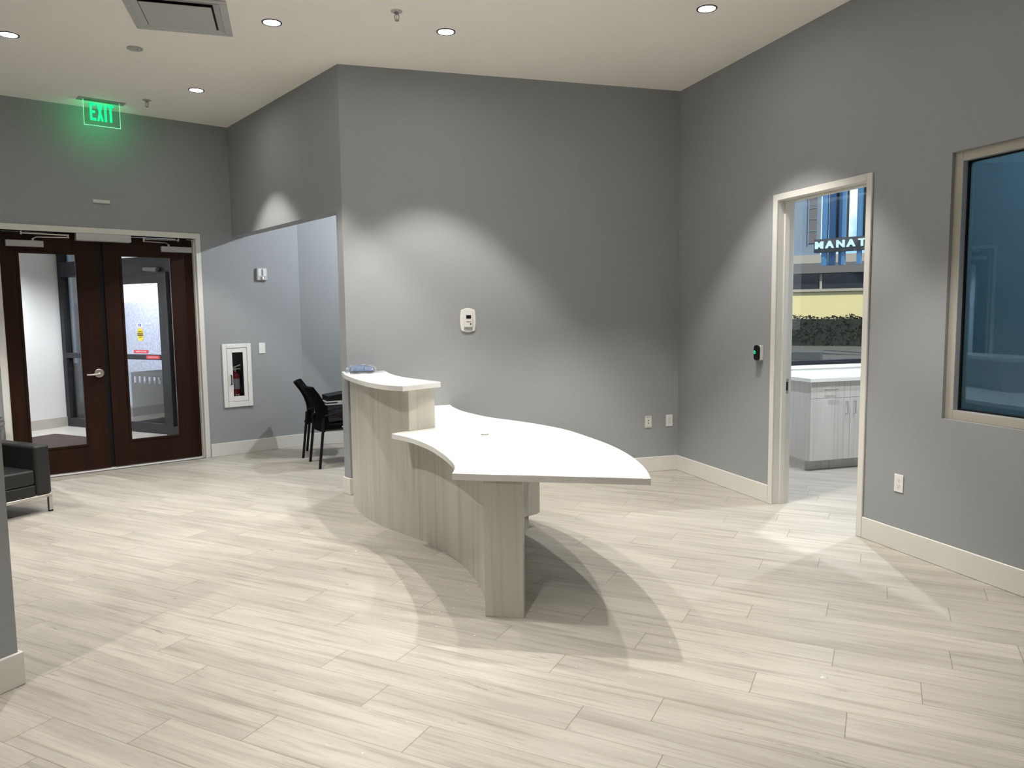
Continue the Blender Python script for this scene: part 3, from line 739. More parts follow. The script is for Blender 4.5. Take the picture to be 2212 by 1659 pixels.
we = catmull([(-0.833, 5.111), (-0.678, 4.927), (-0.534, 4.666), (-0.42, 4.376), (-0.351, 4.152), (-0.319, 4.005), (-0.310, 3.90), (-0.314, 3.798)], 6)
wb = catmull([(0.676, 3.62), (0.690, 3.79), (0.689, 3.99), (0.665, 4.256), (0.605, 4.555), (0.509, 4.852), (0.375, 5.192), (0.204, 5.452), (0.015, 5.673), (-0.176, 5.871), (-0.324, 6.10), (-0.438, 6.32), (-0.524, 6.577), (-0.560, wall_y(-0.56) - 0.004)], 6)
inn3 = offset_line(fcv, 0.021)
wt = [tuple(p) for p in we] + [tuple(p) for p in wb] + [(inn3[0].x, wall_y(inn3[0].x) - 0.004)] + [tuple(p) for p in inn3[2:isplit]] + [(-0.735, 5.236)]
wtm = MB().prism([L2(p) for p in wt], 0.722, 0.757)
wto = wtm.obj('worktop', 'quartz', rd_, bevel=0.004)
MB().lathe([(0.030, 0.757), (0.030, 0.7585), (0.022, 0.759), (0.020, 0.7575)], 28, -0.188 - DO.x, 5.025 - DO.y, cap=False).obj('grommet_ring', 'steel', wto, smooth=True)
MB().lathe([(0.021, 0.7575), (0.0001, 0.7575)], 28, -0.188 - DO.x, 5.025 - DO.y, cap=False).obj('grommet_cap', 'mid', wto)
# end leg panel
ld0, ld1 = Vector((-0.154, 3.781)), Vector((0.046, 3.748)); nd = Vector((0.163, 0.987))
MB().prism([L2(ld0), L2(ld1), L2(ld1 + nd * 0.055), L2(ld0 + nd * 0.055)], 0, 0.722).obj('end_leg', 'lam', rd_, bevel=0.0015, seg=1)
# pedestal cabinet hung under the worktop
pc = Vector((0.182, 5.414)); pa = Vector((0.73, 0.683)); pb = Vector((-0.683, 0.73))
pe = MB().prism([L2(pc), L2(pc - pa * 0.50), L2(pc - pa * 0.50 + pb * 0.34), L2(pc + pb * 0.34)], 0.10, 0.722).obj('pedestal', 'lam', rd_, bevel=0.002, seg=1)
pk = pc - pa * 0.085 + pb * 0.015
MB().prism([L2(pk), L2(pk - pa * 0.40), L2(pk - pa * 0.40 + pb * 0.30), L2(pk + pb * 0.30)], 0.0, 0.10).obj('toe_kick', 'lam', pe)
for z0, z1 in ((0.105, 0.405), (0.409, 0.562), (0.566, 0.718)):
    q0 = pc + pa * 0.0005 + pb * 0.003; q1 = pc + pb * 0.337
    d_ = MB().prism([L2(q0), L2(q0 + pa * 0.018), L2(q1 + pa * 0.018), L2(q1)], z0, z1).obj('drawer', 'lam', pe)
    hq0, hq1 = pc + pa * 0.04 + pb * 0.11, pc + pa * 0.04 + pb * 0.23; zz = (z0 + z1) / 2
    MB().tube([(*L2(hq0 - pa * 0.022), zz), (*L2(hq0), zz), (*L2(hq1), zz), (*L2(hq1 - pa * 0.022), zz)], 0.004, 8).obj('handle', 'steel', d_, smooth=True)

# things on the raised counter
def crumple(name, m, label, cat, outline, z0, hfun, parent=None, n=26, thick=0.0):
    xs = [p[0] for p in outline]; ys = [p[1] for p in outline]
    x0, x1, y0, y1 = min(xs), max(xs), min(ys), max(ys)
    def inside(x, y):
        c = False; j = len(outline) - 1
        for i in range(len(outline)):
            xi, yi = outline[i]; xj, yj = outline[j]
            if (yi > y) != (yj > y) and x < (xj - xi) * (y - yi) / (yj - yi) + xi: c = not c
            j = i
        return c
    idx = {}; b = MB()
    for i in range(n + 1):
        for j in range(n + 1):
            x = x0 + (x1 - x0) * i / n; y = y0 + (y1 - y0) * j / n
            idx[i, j] = len(b.v); b.v.append((x, y, z0 + hfun(x, y)))
    for i in range(n):
        for j in range(n):
            if inside(x0 + (x1 - x0) * (i + .5) / n, y0 + (y1 - y0) * (j + .5) / n): b.f.append((idx[i, j], idx[i + 1, j], idx[i + 1, j + 1], idx[i, j + 1]))
    used = sorted({k for f in b.f for k in f}); mp = {k: i for i, k in enumerate(used)}
    b.v = [b.v[k] for k in used]; b.f = [tuple(mp[k] for k in f) for f in b.f]
    o = b.obj(name, m, parent, smooth=True)
    if thick:
        s = o.modifiers.new('solid', 'SOLIDIFY'); s.thickness = thick; s.offset = 1
    return o
from mathutils import noise as mnoise
ZT = 1.0885
sh = crumple('plastic_sheet', 'film_clear', '', '', [(-1.452, 6.46), (-1.36, 6.22), (-1.22, 6.15), (-1.08, 6.27), (-1.06, 6.42), (-1.10, 6.53), (-1.40, 6.46)], ZT,
             lambda x, y: 0.0008 + 0.010 * max(0, mnoise.noise((x * 14, y * 14, 0.3)) + 0.15), n=34)
tag(sh, 'crumpled clear plastic sheet lying flat on the raised desk counter', 'plastic sheet')
pk_ = thing('plastic_packet', 'clear bag holding something blue, lying on the raised desk counter', 'packet', x=-1.275, y=6.34, z=ZT + 0.012, rz=0.25)
pb_ = MB(); NX, NY = 18, 12
def pillow(w_, d_, h_, nz, seed):
    b = MB(); 
    for sgn in (1, -1):
        base = len(b.v)
        for i in range(NX + 1):
            for j in range(NY + 1):
                u_, v__ = 2 * i / NX - 1, 2 * j / NY - 1
                k = (1 - u_ ** 4) * (1 - v__ ** 4); k = max(0, k) ** 0.5
                zz = h_ * (k * (0.5 if sgn > 0 else 0.0) + 0.02 * sgn) + (nz * k * mnoise.noise((u_ * 3 + seed, v__ * 2.2, seed)) if sgn > 0 else 0)
                b.v.append((u_ * w_ / 2, v__ * d_ / 2, max(zz, 0.0) + (0.0012 if sgn > 0 else 0)))
        for i in range(NX):
            for j in range(NY):
                a = base + i * (NY + 1) + j; q_ = (a, a + NY + 1, a + NY + 2, a + 1); b.f.append(q_ if sgn > 0 else q_[::-1])
    return b
pillow(0.20, 0.15, 0.085, 0.012, 2.0).obj('blue_contents', 'bluecloth', pk_, smooth=True)
pillow(0.27, 0.19, 0.092, 0.016, 5.0).obj('wrapper', 'film_clear', pk_, smooth=True)

# ------------------------------------------------------------------ chairs in the alcove
def make_chair():
    t = thing('guest_chair', '', 'chair')
    prof = catmull([(-0.325, 0.835), (-0.300, 0.800), (-0.255, 0.735), (-0.215, 0.655), (-0.192, 0.570), (-0.190, 0.490), (-0.205, 0.425), (-0.222, 0.385)], 5)
    MB().strip([(p.x, p.y) for p in prof], -0.225, 0.225, 0.030, 8, 0.035).obj('backrest', 'blackfab', t, bevel=0.008, smooth=True)
    MB().xz_prism([(-0.205, 0.395), (0.225, 0.410), (0.250, 0.425), (0.245, 0.450), (0.20, 0.462), (-0.19, 0.450)], -0.225, 0.225).obj('seat', 'blackfab', t, bevel=0.012, smooth=True)
    fm = MB()
    for s in (-1, 1): fm.tube([(-0.215, s * 0.215, 0.395), (0.22, s * 0.215, 0.400)], 0.011, 8)
    fm.tube([(-0.215, -0.215, 0.395), (-0.215, 0.215, 0.395)], 0.010, 8); fm.tube([(0.20, -0.215, 0.40), (0.20, 0.215, 0.40)], 0.010, 8)
    fm.obj('seat_frame', 'black', t, smooth=True)
    for s in (-1, 1):
        MB().tube([(-0.205, s * 0.222, 0.52), (-0.215, s * 0.222, 0.40), (-0.262, s * 0.222, 0.0)], 0.0145, 10).obj('leg', 'black', t, smooth=True)
        MB().tube([(0.205, s * 0.222, 0.405), (0.235, s * 0.222, 0.0)], 0.0125, 10).obj('leg', 'black', t, smooth=True)
        MB().tube([(-0.195, s * 0.232, 0.545), (-0.05, s * 0.240, 0.575), (0.16, s * 0.240, 0.600), (0.215, s * 0.238, 0.560), (0.212, s * 0.228, 0.41)], 0.0075, 8).obj('arm', 'black', t, smooth=True)
    part_label(MB().box(-0.02, 0.05, -0.2275, -0.2265, 0.415, 0.428).obj('seat_tag', 'white', t), 'small white tag on the seat edge')
    return t
ch = make_chair()
f1 = Vector((0.888, 0.460)); f2 = Vector((0.985, 0.17))
rear1 = Vector((-2.09, 7.811)); rear2 = Vector((-2.364, 8.435))
ch.location = (*(rear1 + f1 * 0.262), 0); ch.rotation_euler = (0, 0, ang(f1))
tag(ch, 'black stacking guest chair nearest the desk, with a plastic bin on its seat', 'chair', 'black chairs in the alcove')
ch2 = dup(ch, (*(rear2 + f2 * 0.262), 0), ang(f2))
tag(ch2, 'black stacking guest chair behind the nearer one, closer to the alcove wall', 'chair', 'black chairs in the alcove')
# storage bin on the near chair
def near(p): return p
bn = thing('storage_bin', 'smoky clear plastic storage bin sitting on the nearer black chair', 'storage bin', x=ch.location.x, y=ch.location.y, z=0.4645, rz=ang(f1))
m = MB(); bx0, bx1, by, bh = -0.155, 0.235, 0.170, 0.215
m.add([(bx0 + .02, -by + .02, 0), (bx1 - .02, -by + .02, 0), (bx1 - .02, by - .02, 0), (bx0 + .02, by - .02, 0), (bx0, -by, bh), (bx1, -by, bh), (bx1, by, bh), (bx0, by, bh)],
      [(0, 3, 2, 1), (0, 1, 5, 4), (1, 2, 6, 5), (2, 3, 7, 6), (3, 0, 4, 7)])
o = m.obj('tub', 'bin_', bn); 
m = MB(); 
for a, b, c, d in ((bx0 - .016, bx1 + .016, -by - .016, -by), (bx0 - .016, bx1 + .016, by, by + .016), (bx0 - .016, bx0, -by, by), (bx1, bx1 + .016, -by, by)):
    m.box(a, b, c, d, bh - 0.030, bh - 0.018); m.box(a, b, c, d, bh - 0.002, bh + 0.008); m.box(a + (b - a) * .3, b - (b - a) * .3 if b - a > .02 else b - .004, c + (d - c) * .3 if d - c > .02 else c + .004, d - (d - c) * .3 if d - c > .02 else d - .004, bh - 0.018, bh - 0.002)
part_label(m.obj('rim', 'binrim', bn), 'pale double lip rim')
rc = crumple('red_cloth', 'redcloth', '', '', [(0.0, -0.13), (0.19, -0.13), (0.19, 0.12), (0.02, 0.12)], 0.0, lambda x, y: 0.045 + 0.05 * (0.5 + mnoise.noise((x * 16, y * 16, 1.7))), n=20)
rc.location = (bn.location.x, bn.location.y, bn.location.z + 0.003); rc.rotation_euler = (0, 0, ang(f1))
sm = rc.modifiers.new('solid', 'SOLIDIFY'); sm.thickness = 0.04; sm.offset = -1
tag(rc, 'dull red cloth bundled inside the smoky plastic bin', 'cloth')
bc = thing('black_case', 'flat black case leaning across the top of the plastic bin', 'case', x=ch.location.x, y=ch.location.y, z=0.4645 + bh + 0.008, rz=ang(f1))
MB().box(-0.14, 0.22, -0.150, 0.100, 0.0, 0.018).obj('lower_shell', 'black', bc, bevel=0.003)
MB().xz_prism([(-0.14, 0.019), (0.22, 0.019), (0.22, 0.095), (-0.14, 0.050)], -0.150, 0.100).obj('upper_shell', 'black', bc, bevel=0.003)

# ------------------------------------------------------------------ sofa and bucket at the left edge
so = thing('sofa', 'charcoal vinyl sofa on steel legs at the left edge by the doors', 'sofa', x=-3.787, y=6.06, z=0, rz=ang(-TU))
# local x runs back from the front, local y runs along the sofa towards the viewer
SL, SDp = 1.62, 0.74
MB().box(0.0, SDp, 0.0, 0.125, 0.150, 0.555).obj('armrest', 'vinyl', so, bevel=0.02, seg=3, smooth=True)
MB().box(0.0, SDp, SL - 0.125, SL, 0.150, 0.555).obj('armrest', 'vinyl', so, bevel=0.02, seg=3, smooth=True)
MB().box(0.008, SDp - 0.02, 0.126, SL - 0.126, 0.150, 0.240).obj('seat_base', 'vinyl', so, bevel=0.008, smooth=True)
MB().box(0.006, SDp - 0.18, 0.127, SL / 2 - 0.001, 0.242, 0.365).obj('seat_cushion', 'vinyl', so, bevel=0.018, seg=3, smooth=True)
MB().box(0.006, SDp - 0.18, SL / 2 + 0.001, SL - 0.127, 0.242, 0.365).obj('seat_cushion', 'vinyl', so, bevel=0.018, seg=3, smooth=True)
MB().box(SDp - 0.16, SDp, 0.127, SL - 0.127, 0.245, 0.60).obj('backrest', 'vinyl', so, bevel=0.02, seg=3, smooth=True)
m = MB()
for y0 in (0.0, SL - 0.025): m.box(0.0, SDp, y0, y0 + 0.025, 0.125, 0.149)
for x0 in (0.0, SDp - 0.025): m.box(x0, x0 + 0.025, 0.025, SL - 0.025, 0.125, 0.149)
m.obj('base_frame', 'steel', so, bevel=0.002, seg=1)
for x0 in (0.0, SDp - 0.03):
    for y0 in (0.0, SL - 0.03):
        lg = MB().box(x0, x0 + 0.03, y0, y0 + 0.03, 0.012, 0.125).obj('leg', 'steel', so, bevel=0.002, seg=1)
        MB().box(x0 + 0.002, x0 + 0.028, y0 + 0.002, y0 + 0.028, 0, 0.0118).obj('glide', 'black', lg)
bk = thing('bucket', 'lower grey plastic bucket of a nested pair standing left of the brown doors', 'bucket', x=-4.875, y=6.87, z=0.0, group='nested buckets by the doors')
MB().lathe([(0.120, 0.0), (0.128, 0.02), (0.140, 0.270), (0.151, 0.272), (0.151, 0.286), (0.141, 0.290), (0.142, 0.305), (0.156, 0.307), (0.156, 0.322), (0.143, 0.326), (0.144, 0.350), (0.153, 0.355), (0.153, 0.372), (0.147, 0.372), (0.134, 0.10), (0.1235, 0.006), (0.0001, 0.006)], 40, cap=False).obj('pail', 'bucket', bk, smooth=True)
m = MB(); m.tube([(0.157 * math.cos(a), 0.11 * math.sin(a), 0.318 + 0.09 * math.sin(a)) for a in [math.pi * i / 16 for i in range(17)]], 0.0025, 6)
m.obj('handle', 'steel', bk, smooth=True)
bk2 = dup(bk, (-4.875, 6.87, 0.290), 0.6)
tag(bk2, 'upper grey plastic bucket nested in another, its wire handle up, left of the brown doors', 'bucket', 'nested buckets by the doors')

# ------------------------------------------------------------------ tinted window in the right wall
wi = thing('window_1', 'dark tinted interior window in a white frame on the right wall', 'window', frame=FR_RIGHT, kind='structure')
fm_ = 0.053
def ringbox(m, s0, s1, z0, z1, w_, y0, y1):
    m.box(-s0, -(s0 + w_), y0, y1, z0, z1); m.box(-(s1 - w_), -s1, y0, y1, z0, z1); m.box(-(s0 + w_), -(s1 - w_), y0, y1, z0, z0 + w_); m.box(-(s0 + w_), -(s1 - w_), y0, y1, z1 - w_, z1)
    return m
ringbox(MB(), W0, W1, WZ0, WZ1, fm_, -0.120, -0.022).obj('frame', 'winpaint', wi, bevel=0.002, seg=1)
i0, i1, j0, j1 = W0 + fm_, W1 - fm_, WZ0 + fm_, WZ1 - fm_
ringbox(MB(), i0 - 0.001, i1 + 0.001, j0 - 0.001, j1 + 0.001, 0.003, -0.060, -0.023).obj('inner_lining', 'silver', wi)
ringbox(MB(), i0, i1, j0, j1, 0.012, -0.074, -0.060).obj('gasket', 'black', wi)
MB().box(-i0, -i1, -0.074, -0.069, j0, j1).obj('glass', 'film', wi)
# dim room behind it, partitioned from the office
dm = MB(); dm.box(-2.80, -2.72, -3.0, -TH - 0.001, 0, ZC); dm.box(-2.8, -8.0, -3.1, -3.0, 0, ZC); dm.box(-7.9, -8.0, -3.0, -TH - 0.001, 0, ZC)
struct(dm.obj('wall_partition', 'darkwall', frame=FR_RIGHT), 'partition walls of the unlit room behind the tinted window', 'wall')

dk = B + DR * 4.6 + Vector((0.9487, 0.3162)) * 1.7  # added lamp, lights the unseen room so the glass reads blue
downlight(dk.x, dk.y, ZC, 'added bluish fill lamp in the unseen room behind the tinted window', 380, (0.80, 0.92, 1.0), 172, 0.2, 'downlights in the side rooms')

# ------------------------------------------------------------------ office beyond the doorway
WO = Vector((2.70, 7.81)); WD = Vector((0.9597, 0.2811))
FR_WIN = (WO, ang(-WD))        # local x = -s, y into the office
m = MB()
m.box(1.15, -5.5, -0.16, 0, 0, 0.985); m.box(1.15, -5.5, -0.16, 0, 3.25, ZC); m.box(1.15, 0.75, -0.16, 0, 0.985, 3.25); m.box(-3.6, -5.5, -0.16, 0, 0.985, 3.25)
struct(m.obj('wall_office', 'vwall', frame=FR_WIN), 'white office wall under the street window', 'wall')
ow = thing('window_2', 'street window with a dark metal frame above the office counter', 'window', frame=FR_WIN, kind='structure')
m = MB(); m.box(0.75, -3.6, -0.09, -0.03, 0.985, 1.030); m.box(0.75, -3.6, -0.09, -0.03, 3.20, 3.25); m.box(0.75, 0.70, -0.09, -0.03, 1.03, 3.20); m.box(-3.55, -3.6, -0.09, -0.03, 1.03, 3.20); m.box(-1.95, -2.0, -0.09, -0.03, 1.03, 3.20)
m.obj('frame', 'bronze', ow)
MB().box(0.70, -3.55, -0.063, -0.057, 1.03, 3.20).obj('glass', 'office_glass', ow)
part_label(MB().box(0.75, -3.6, -0.028, 0.012, 0.950, 0.985).obj('sill', 'quartz', ow), 'white stone sill')
struct(MB().box(-5.4, -5.5, 0, 6.5, 0, ZC).obj('wall_office_right', 'vwall', frame=FR_WIN), 'white far wall of the office', 'wall')
# base cabinet with two doors and two drawers, and the counter
CB = Vector((2.880, 7.190))
ca = ang(Vector((0.9597, 0.2811)))
bcb = thing('base_cabinet', 'white wood grain base cabinet under the office counter', 'cabinet', x=CB.x, y=CB.y, z=0, rz=ca)
CW, CDp = 0.915, 0.60
MB().box(0, CW, 0.020, CDp, 0.10, 0.872).obj('body', 'lamw', bcb)
MB().box(0.012, CW, 0.085, CDp, 0.0, 0.10).obj('toe_kick', 'lamw', bcb)
for i in range(2):
    x0, x1 = i * CW / 2 + 0.0015, (i + 1) * CW / 2 - 0.0015
    dw = MB().box(x0, x1, 0.0, 0.0195, 0.712, 0.870).obj('drawer', 'lamw', bcb, bevel=0.001, seg=1)
    xm = (x0 + x1) / 2
    MB().tube([(xm - 0.062, 0.0, 0.795), (xm - 0.062, -0.026, 0.795), (xm + 0.062, -0.026, 0.795), (xm + 0.062, 0.0, 0.795)], 0.0048, 8).obj('handle', 'steel', dw, smooth=True)
    dd = MB().box(x0, x1, 0.0, 0.0195, 0.102, 0.709).obj('door', 'lamw', bcb, bevel=0.001, seg=1)
    xh = x1 - 0.045 if i == 0 else x0 + 0.045
    MB().tube([(xh, 0.0, 0.675), (xh, -0.026, 0.675), (xh, -0.026, 0.552), (xh, 0.0, 0.552)], 0.0048, 8).obj('handle', 'steel', dd, smooth=True)
bcb2 = dup(bcb, (*(CB + Vector((0.9597, 0.2811)) * 0.917), 0))
tag(bcb, 'white wood grain base cabinet at the open end of the office counter', 'cabinet', 'office base cabinets')
tag(bcb2, 'second white wood grain base cabinet under the office counter, hidden by the door frame', 'cabinet', 'office base cabinets')
oc = tag(MB().box(-0.022, 1.95, -0.022, 0.645, 0.873, 0.912).obj('office_counter', 'quartz', loc=(CB.x, CB.y, 0), bevel=0.003, seg=1), 'white stone counter seen through the office doorway', 'counter')
oc.rotation_euler = (0, 0, ca)
downlight(2.52, 6.45, ZC, 'recessed ceiling downlight inside the office by the doorway, out of view', 330, COOL, 110, 0.5, 'downlights in the side rooms')
downlight(3.75, 6.25, ZC, 'recessed ceiling downlight in the middle of the office, out of view', 300, COOL, 110, 0.5, 'downlights in the side rooms')

# ------------------------------------------------------------------ alcove light
downlight(-0.885, 8.19, 3.02, 'recessed downlight in the low alcove ceiling, out of view', 185, COOL, 172, 0.2, 'downlights in the side rooms')

# ------------------------------------------------------------------ vestibule behind the entrance doors
VP = Vector((-6.528, 10.994)); VV = Vector((0.8921, -0.4518)); VN = Vector((-0.4518, -0.8921))   # VN points to the lobby
FR_V = (VP, ang(-VV))          # local x = -s, y into the vestibule
vf = MB().prism([tuple(C + DD * 0.5 + vn * 0.141), tuple(C - DD * 9 + vn * 0.141), tuple(VP + VN * 9 + VV * -0.5), tuple(VP - VV * 0.6 - VN * 0.6), tuple(VP + VV * 4.5 - VN * 0.6)], -0.05, 0.0)
struct(vf.obj('floor_vestibule', 'vtile'), 'pale stone floor of the entrance vestibule', 'floor')
vc = MB().prism([tuple(C + DD * 0.5 + vn * 0.141), tuple(C - DD * 9 + vn * 0.141), tuple(VP + VN * 9 + VV * -0.5), tuple(VP - VV * 0.6), tuple(VP + VV * 4.5)], 2.80, 2.85)
struct(vc.obj('ceiling_vestibule', 'ceil'), 'ceiling of the entrance vestibule', 'ceiling')
FR_VL = (VP, ang(VN))          # local x runs towards the lobby, y = right
struct(MB().box(-0.05, 8.5, -0.15, 0.0, 0, 2.8).obj('wall_vestibule', 'vwall', frame=FR_VL), 'white wall seen through the left entrance door', 'wall')
struct(MB().box(0.0, 8.0, 0.0005, 0.015, 0, 0.14).obj('baseboard_vestibule', 'vtile', frame=FR_VL), 'stone baseboard along the white vestibule wall', 'baseboard')
ve = VP + VV * 4.10
FR_VR = (ve, ang(VN))
struct(MB().box(0, 0.28, 0.0, 0.1, 0, 2.8).obj('wall_vestibule_right', 'vwall', frame=FR_VR), 'white right wall of the vestibule', 'wall')
sf = thing('window_3', 'charcoal storefront with an automatic glass door behind the entrance doors', 'storefront', frame=FR_V, kind='structure')
m = MB()
def sfb(s0, s1, z0, z1, y0=-0.05, y1=0.05): m.box(-s0, -s1, y0, y1, z0, z1)
sfb(0, 0.085, 0, 2.8); sfb(1.12, 1.22, 0, 2.8); sfb(2.135, 2.275, 0, 2.17); sfb(2.50, 2.58, 0, 2.8); sfb(4.02, 4.10, 0, 2.8)
sfb(0.085, 4.02, 2.17, 2.375, -0.07, 0.09)
sfb(0.085, 4.02, 2.74, 2.80)
for a, b in ((0.085, 1.12), (2.58, 4.02)): sfb(a, b, 0, 0.12); sfb(a, b, 1.005, 1.075)
sfb(2.275, 2.50, 0, 0.12)
m.obj('frame', 'frame', sf)
dg_ = m = MB()
sfb(1.22, 1.30, 0.01, 2.165, -0.02, 0.03); sfb(2.085, 2.135, 0.01, 2.165, -0.02, 0.03); sfb(1.30, 2.085, 0.01, 0.135, -0.02, 0.03); sfb(1.30, 2.085, 2.03, 2.165, -0.02, 0.03); sfb(1.30, 2.085, 1.005, 1.075, -0.02, 0.03)
ad = m.obj('door_panel', 'frame', sf)
m = MB(); sfb(0.085, 1.12, 0.12, 2.17, -0.004, 0.004); sfb(2.275, 2.50, 0.12, 2.17, -0.004, 0.004); sfb(2.58, 4.02, 0.12, 2.17, -0.004, 0.004); sfb(0.085, 4.02, 2.375, 2.74, -0.004, 0.004)
m.obj('glass', 'clear', sf)
m = MB(); sfb(1.30, 2.085, 0.135, 1.005, 0.0, 0.006); sfb(1.30, 2.085, 1.075, 2.03, 0.0, 0.006); m.obj('door_glass', 'clear', ad)
m = MB(); m.xz_prism([(-1.955, 2.235), (-2.225, 2.225), (-2.235, 2.20), (-2.20, 2.165), (-1.965, 2.185)], 0.09, 0.15)
part_label(m.obj('motion_sensor', 'mid', sf, bevel=0.01, smooth=True), 'grey motion sensor on the header')
# stickers on the automatic door
cs = MB().xz_prism([(-1.66 + 0.060 * math.cos(2 * math.pi * i / 36), 1.345 + 0.092 * math.sin(2 * math.pi * i / 36)) for i in range(36)], 0.0062, 0.0072).obj('caution_sticker', 'yellow', ad)
part_label(cs, 'yellow oval AUTOMATIC CAUTION DOOR sticker')
MB().box(-1.603, -1.717, 0.0073, 0.0078, 1.326, 1.366).obj('band', 'black', cs)
R_TXT = (math.radians(90), 0, math.radians(180))
text('caution_text', 'CAUTION', 0.036, 'yellow', cs, (-1.66, 0.0084, 1.346), R_TXT, 0.0004, 0.72)
text('automatic_text', 'AUTOMATIC', 0.022, 'black', cs, (-1.66, 0.0080, 1.385), R_TXT, 0.0004, 0.66)
text('door_text', 'DOOR', 0.022, 'black', cs, (-1.66, 0.0080, 1.307), R_TXT, 0.0004, 0.8)
ws = part_label(MB().box(-1.600, -1.715, 0.0062, 0.0072, 1.445, 1.500).obj('small_sticker', 'stpink', ad), 'small white sticker with a blue mark')
m = MB(); m.box(-1.634, -1.684, 0.0073, 0.0078, 1.455, 1.490); m.obj('blue_mark', 'stblue', ws); MB().box(-1.652, -1.666, 0.0078, 0.0083, 1.462, 1.482).obj('white_mark', 'stpink', ws)
def emsticker(s, z, w_, m_, y, parent):
    st = MB().xz_prism(rrect(-s, z, w_, 0.046, 0.020 if m_ == 'stred' else 0.004), y, y + 0.001).obj('emergency_sticker', m_, parent)
    part_label(st, 'red IN EMERGENCY PUSH TO OPEN sticker')
    text('emergency_text', 'IN EMERGENCY PUSH TO OPEN', 0.026, 'stpink', st, (-s, y + 0.0014, z), R_TXT, 0.0003, w_ / 0.300 * 0.58)
emsticker(1.655, 1.112, 0.300, 'stred', 0.0062, ad)
emsticker(1.92, 1.040, 0.270, 'stred', 0.0302, ad)
# door mat
mt = tag(MB().box(0, 1.7, 0, 1.25, 0.0005, 0.010).obj('door_mat', 'mat_', loc=(0, 0, 0)), 'dark brown door mat on the vestibule floor', 'mat')
mo_ = Vector((-6.25, 10.16)) + VN * 1.25
mt.location = (mo_.x, mo_.y, 0); mt.rotation_euler = (0, 0, ang(VV))
downlight(-6.55, 9.05, 2.80, 'recessed downlight in the vestibule ceiling, out of view', 480, (0.95, 0.97, 1.0), 140, 0.6, 'downlights in the side rooms')
cn = MB().prism([tuple(VP - VV * 2.5 - VN * 0.16), tuple(VP + VV * 4.4 - VN * 0.10), tuple(VP + VV * 4.4 - VN * 1.35), tuple(VP - VV * 2.5 - VN * 1.35)], 2.85, 2.95)
struct(cn.obj('ceiling_canopy', 'ceil'), 'canopy over the pavement outside the automatic door', 'canopy')
cp = VP - VV * 0.55 - VN * 1.10
downlight(cp.x, cp.y, 2.85, 'recessed downlight in the outdoor canopy, out of view', 330, (0.84, 0.88, 1.0), 150, 0.5, 'downlights in the side rooms')
# outside: stucco wall, pavement, litter bin
so2 = VP - VN * 2.1
FR_S = (so2, ang(-VV))
tag(MB().box(3.0, -6.5, -0.2, 0, -0.05, 4.2).obj('stucco_wall', 'stucco', frame=FR_S), 'rough grey stucco wall outside the automatic door', 'outdoor wall')
pv = MB().prism([tuple(VP - VV * 3 - VN * 0.61), tuple(VP + VV * 5.5 - VN * 0.61), tuple(so2 + VV * 5.5), tuple(so2 - VV * 3)], -0.06, -0.01)
tag(pv.obj('pavement', 'asphalt'), 'grey pavement between the storefront and the stucco wall', 'pavement', kind='structure')
lb_o = VP + VV * 0.70 - VN * 0.53
lb = thing('litter_bin', 'dark outdoor litter bin with slots, behind the automatic door glass', 'litter bin', x=lb_o.x, y=lb_o.y, z=-0.0095, rz=ang(VV))
m = MB(); m.box(0.0, 0.80, -0.02, 0.50, 0.0, 0.62); m.box(0.0, 0.80, -0.02, 0.0, 0.72, 0.78); m.box(0.0, 0.80, 0.46, 0.48, 0.72, 0.78); m.box(0.0, 0.02, 0.0, 0.46, 0.72, 0.78); m.box(0.78, 0.80, 0.0, 0.46, 0.72, 0.78)
for i in range(8): m.box(i * 0.107, i * 0.107 + 0.05, -0.02, 0.0, 0.62, 0.72)
for i in (0, 7): m.box(i * 0.107, i * 0.107 + 0.05, 0.46, 0.48, 0.62, 0.72)
m.obj('casing', 'frame', lb, bevel=0.004, seg=1)
m = MB(); m.tube([(0.36, 0.24, 0.62), (0.40, 0.24, 0.95), (0.62, 0.24, 0.97), (0.60, 0.24, 0.62)], 0.012, 8); m.obj('hood_rail', 'black', lb, smooth=True)

# ------------------------------------------------------------------ street outside the office window
U2 = Vector((0.884, -0.468)); PF = Vector((13.469, 36.0))
FR_F = (PF, ang(U2))           # local x = s, local y = away from us
tag(MB().box(-30, 40, -60, 26, -0.12, -0.06).obj('street_ground', 'asphalt', frame=(Vector((14, 34)), 0)), 'grey street surface outside the office window', 'street', kind='structure')
bd = thing('office_building', 'building across the street with a yellow wall and dark ribbon window', 'building', frame=FR_F)
MB().box(-9, 7, 0, 0.5, -0.3, 2.40).obj('lower_wall', 'yellowwall', bd)
MB().box(-9, 7, -0.12, 0.5, 2.40, 2.52).obj('sill', 'beige', bd)
rb = MB().box(-9, 7, 0.08, 0.5, 2.52, 3.25).obj('ribbon_window', 'darkglass', bd)
for k in (-7.2, -4.4, -1.6, 1.20, 4.0): MB().box(k - 0.05, k + 0.05, 0.0, 0.08, 2.52, 3.25).obj('mullion', 'beige', rb)
MB().box(-9, 7, -0.25, 0.5, 3.25, 3.72).obj('fascia', 'fascia', bd)
MB().box(-9, 7, -0.20, 0.5, 3.72, 4.10).obj('band', 'beige', bd)
uw = MB().box(-9, 1.10, 0.0, 0.5, 4.10, 12.0).obj('upper_wall', 'bluewall', bd)
for k in (-6.0, -2.7, 0.62):
    wn_ = MB().box(k, k + 0.34, -0.04, 0.0, 4.66, 7.8).obj('window', 'fascia', uw)
    m = MB()
    for zz in (5.2, 5.75, 6.25, 6.75): m.box(k, k + 0.34, -0.06, -0.041, zz, zz + 0.035)
    m.box(k - 0.05, k, -0.06, -0.0405, 4.6, 7.8); m.obj('glazing_bar', 'bluewall', wn_)
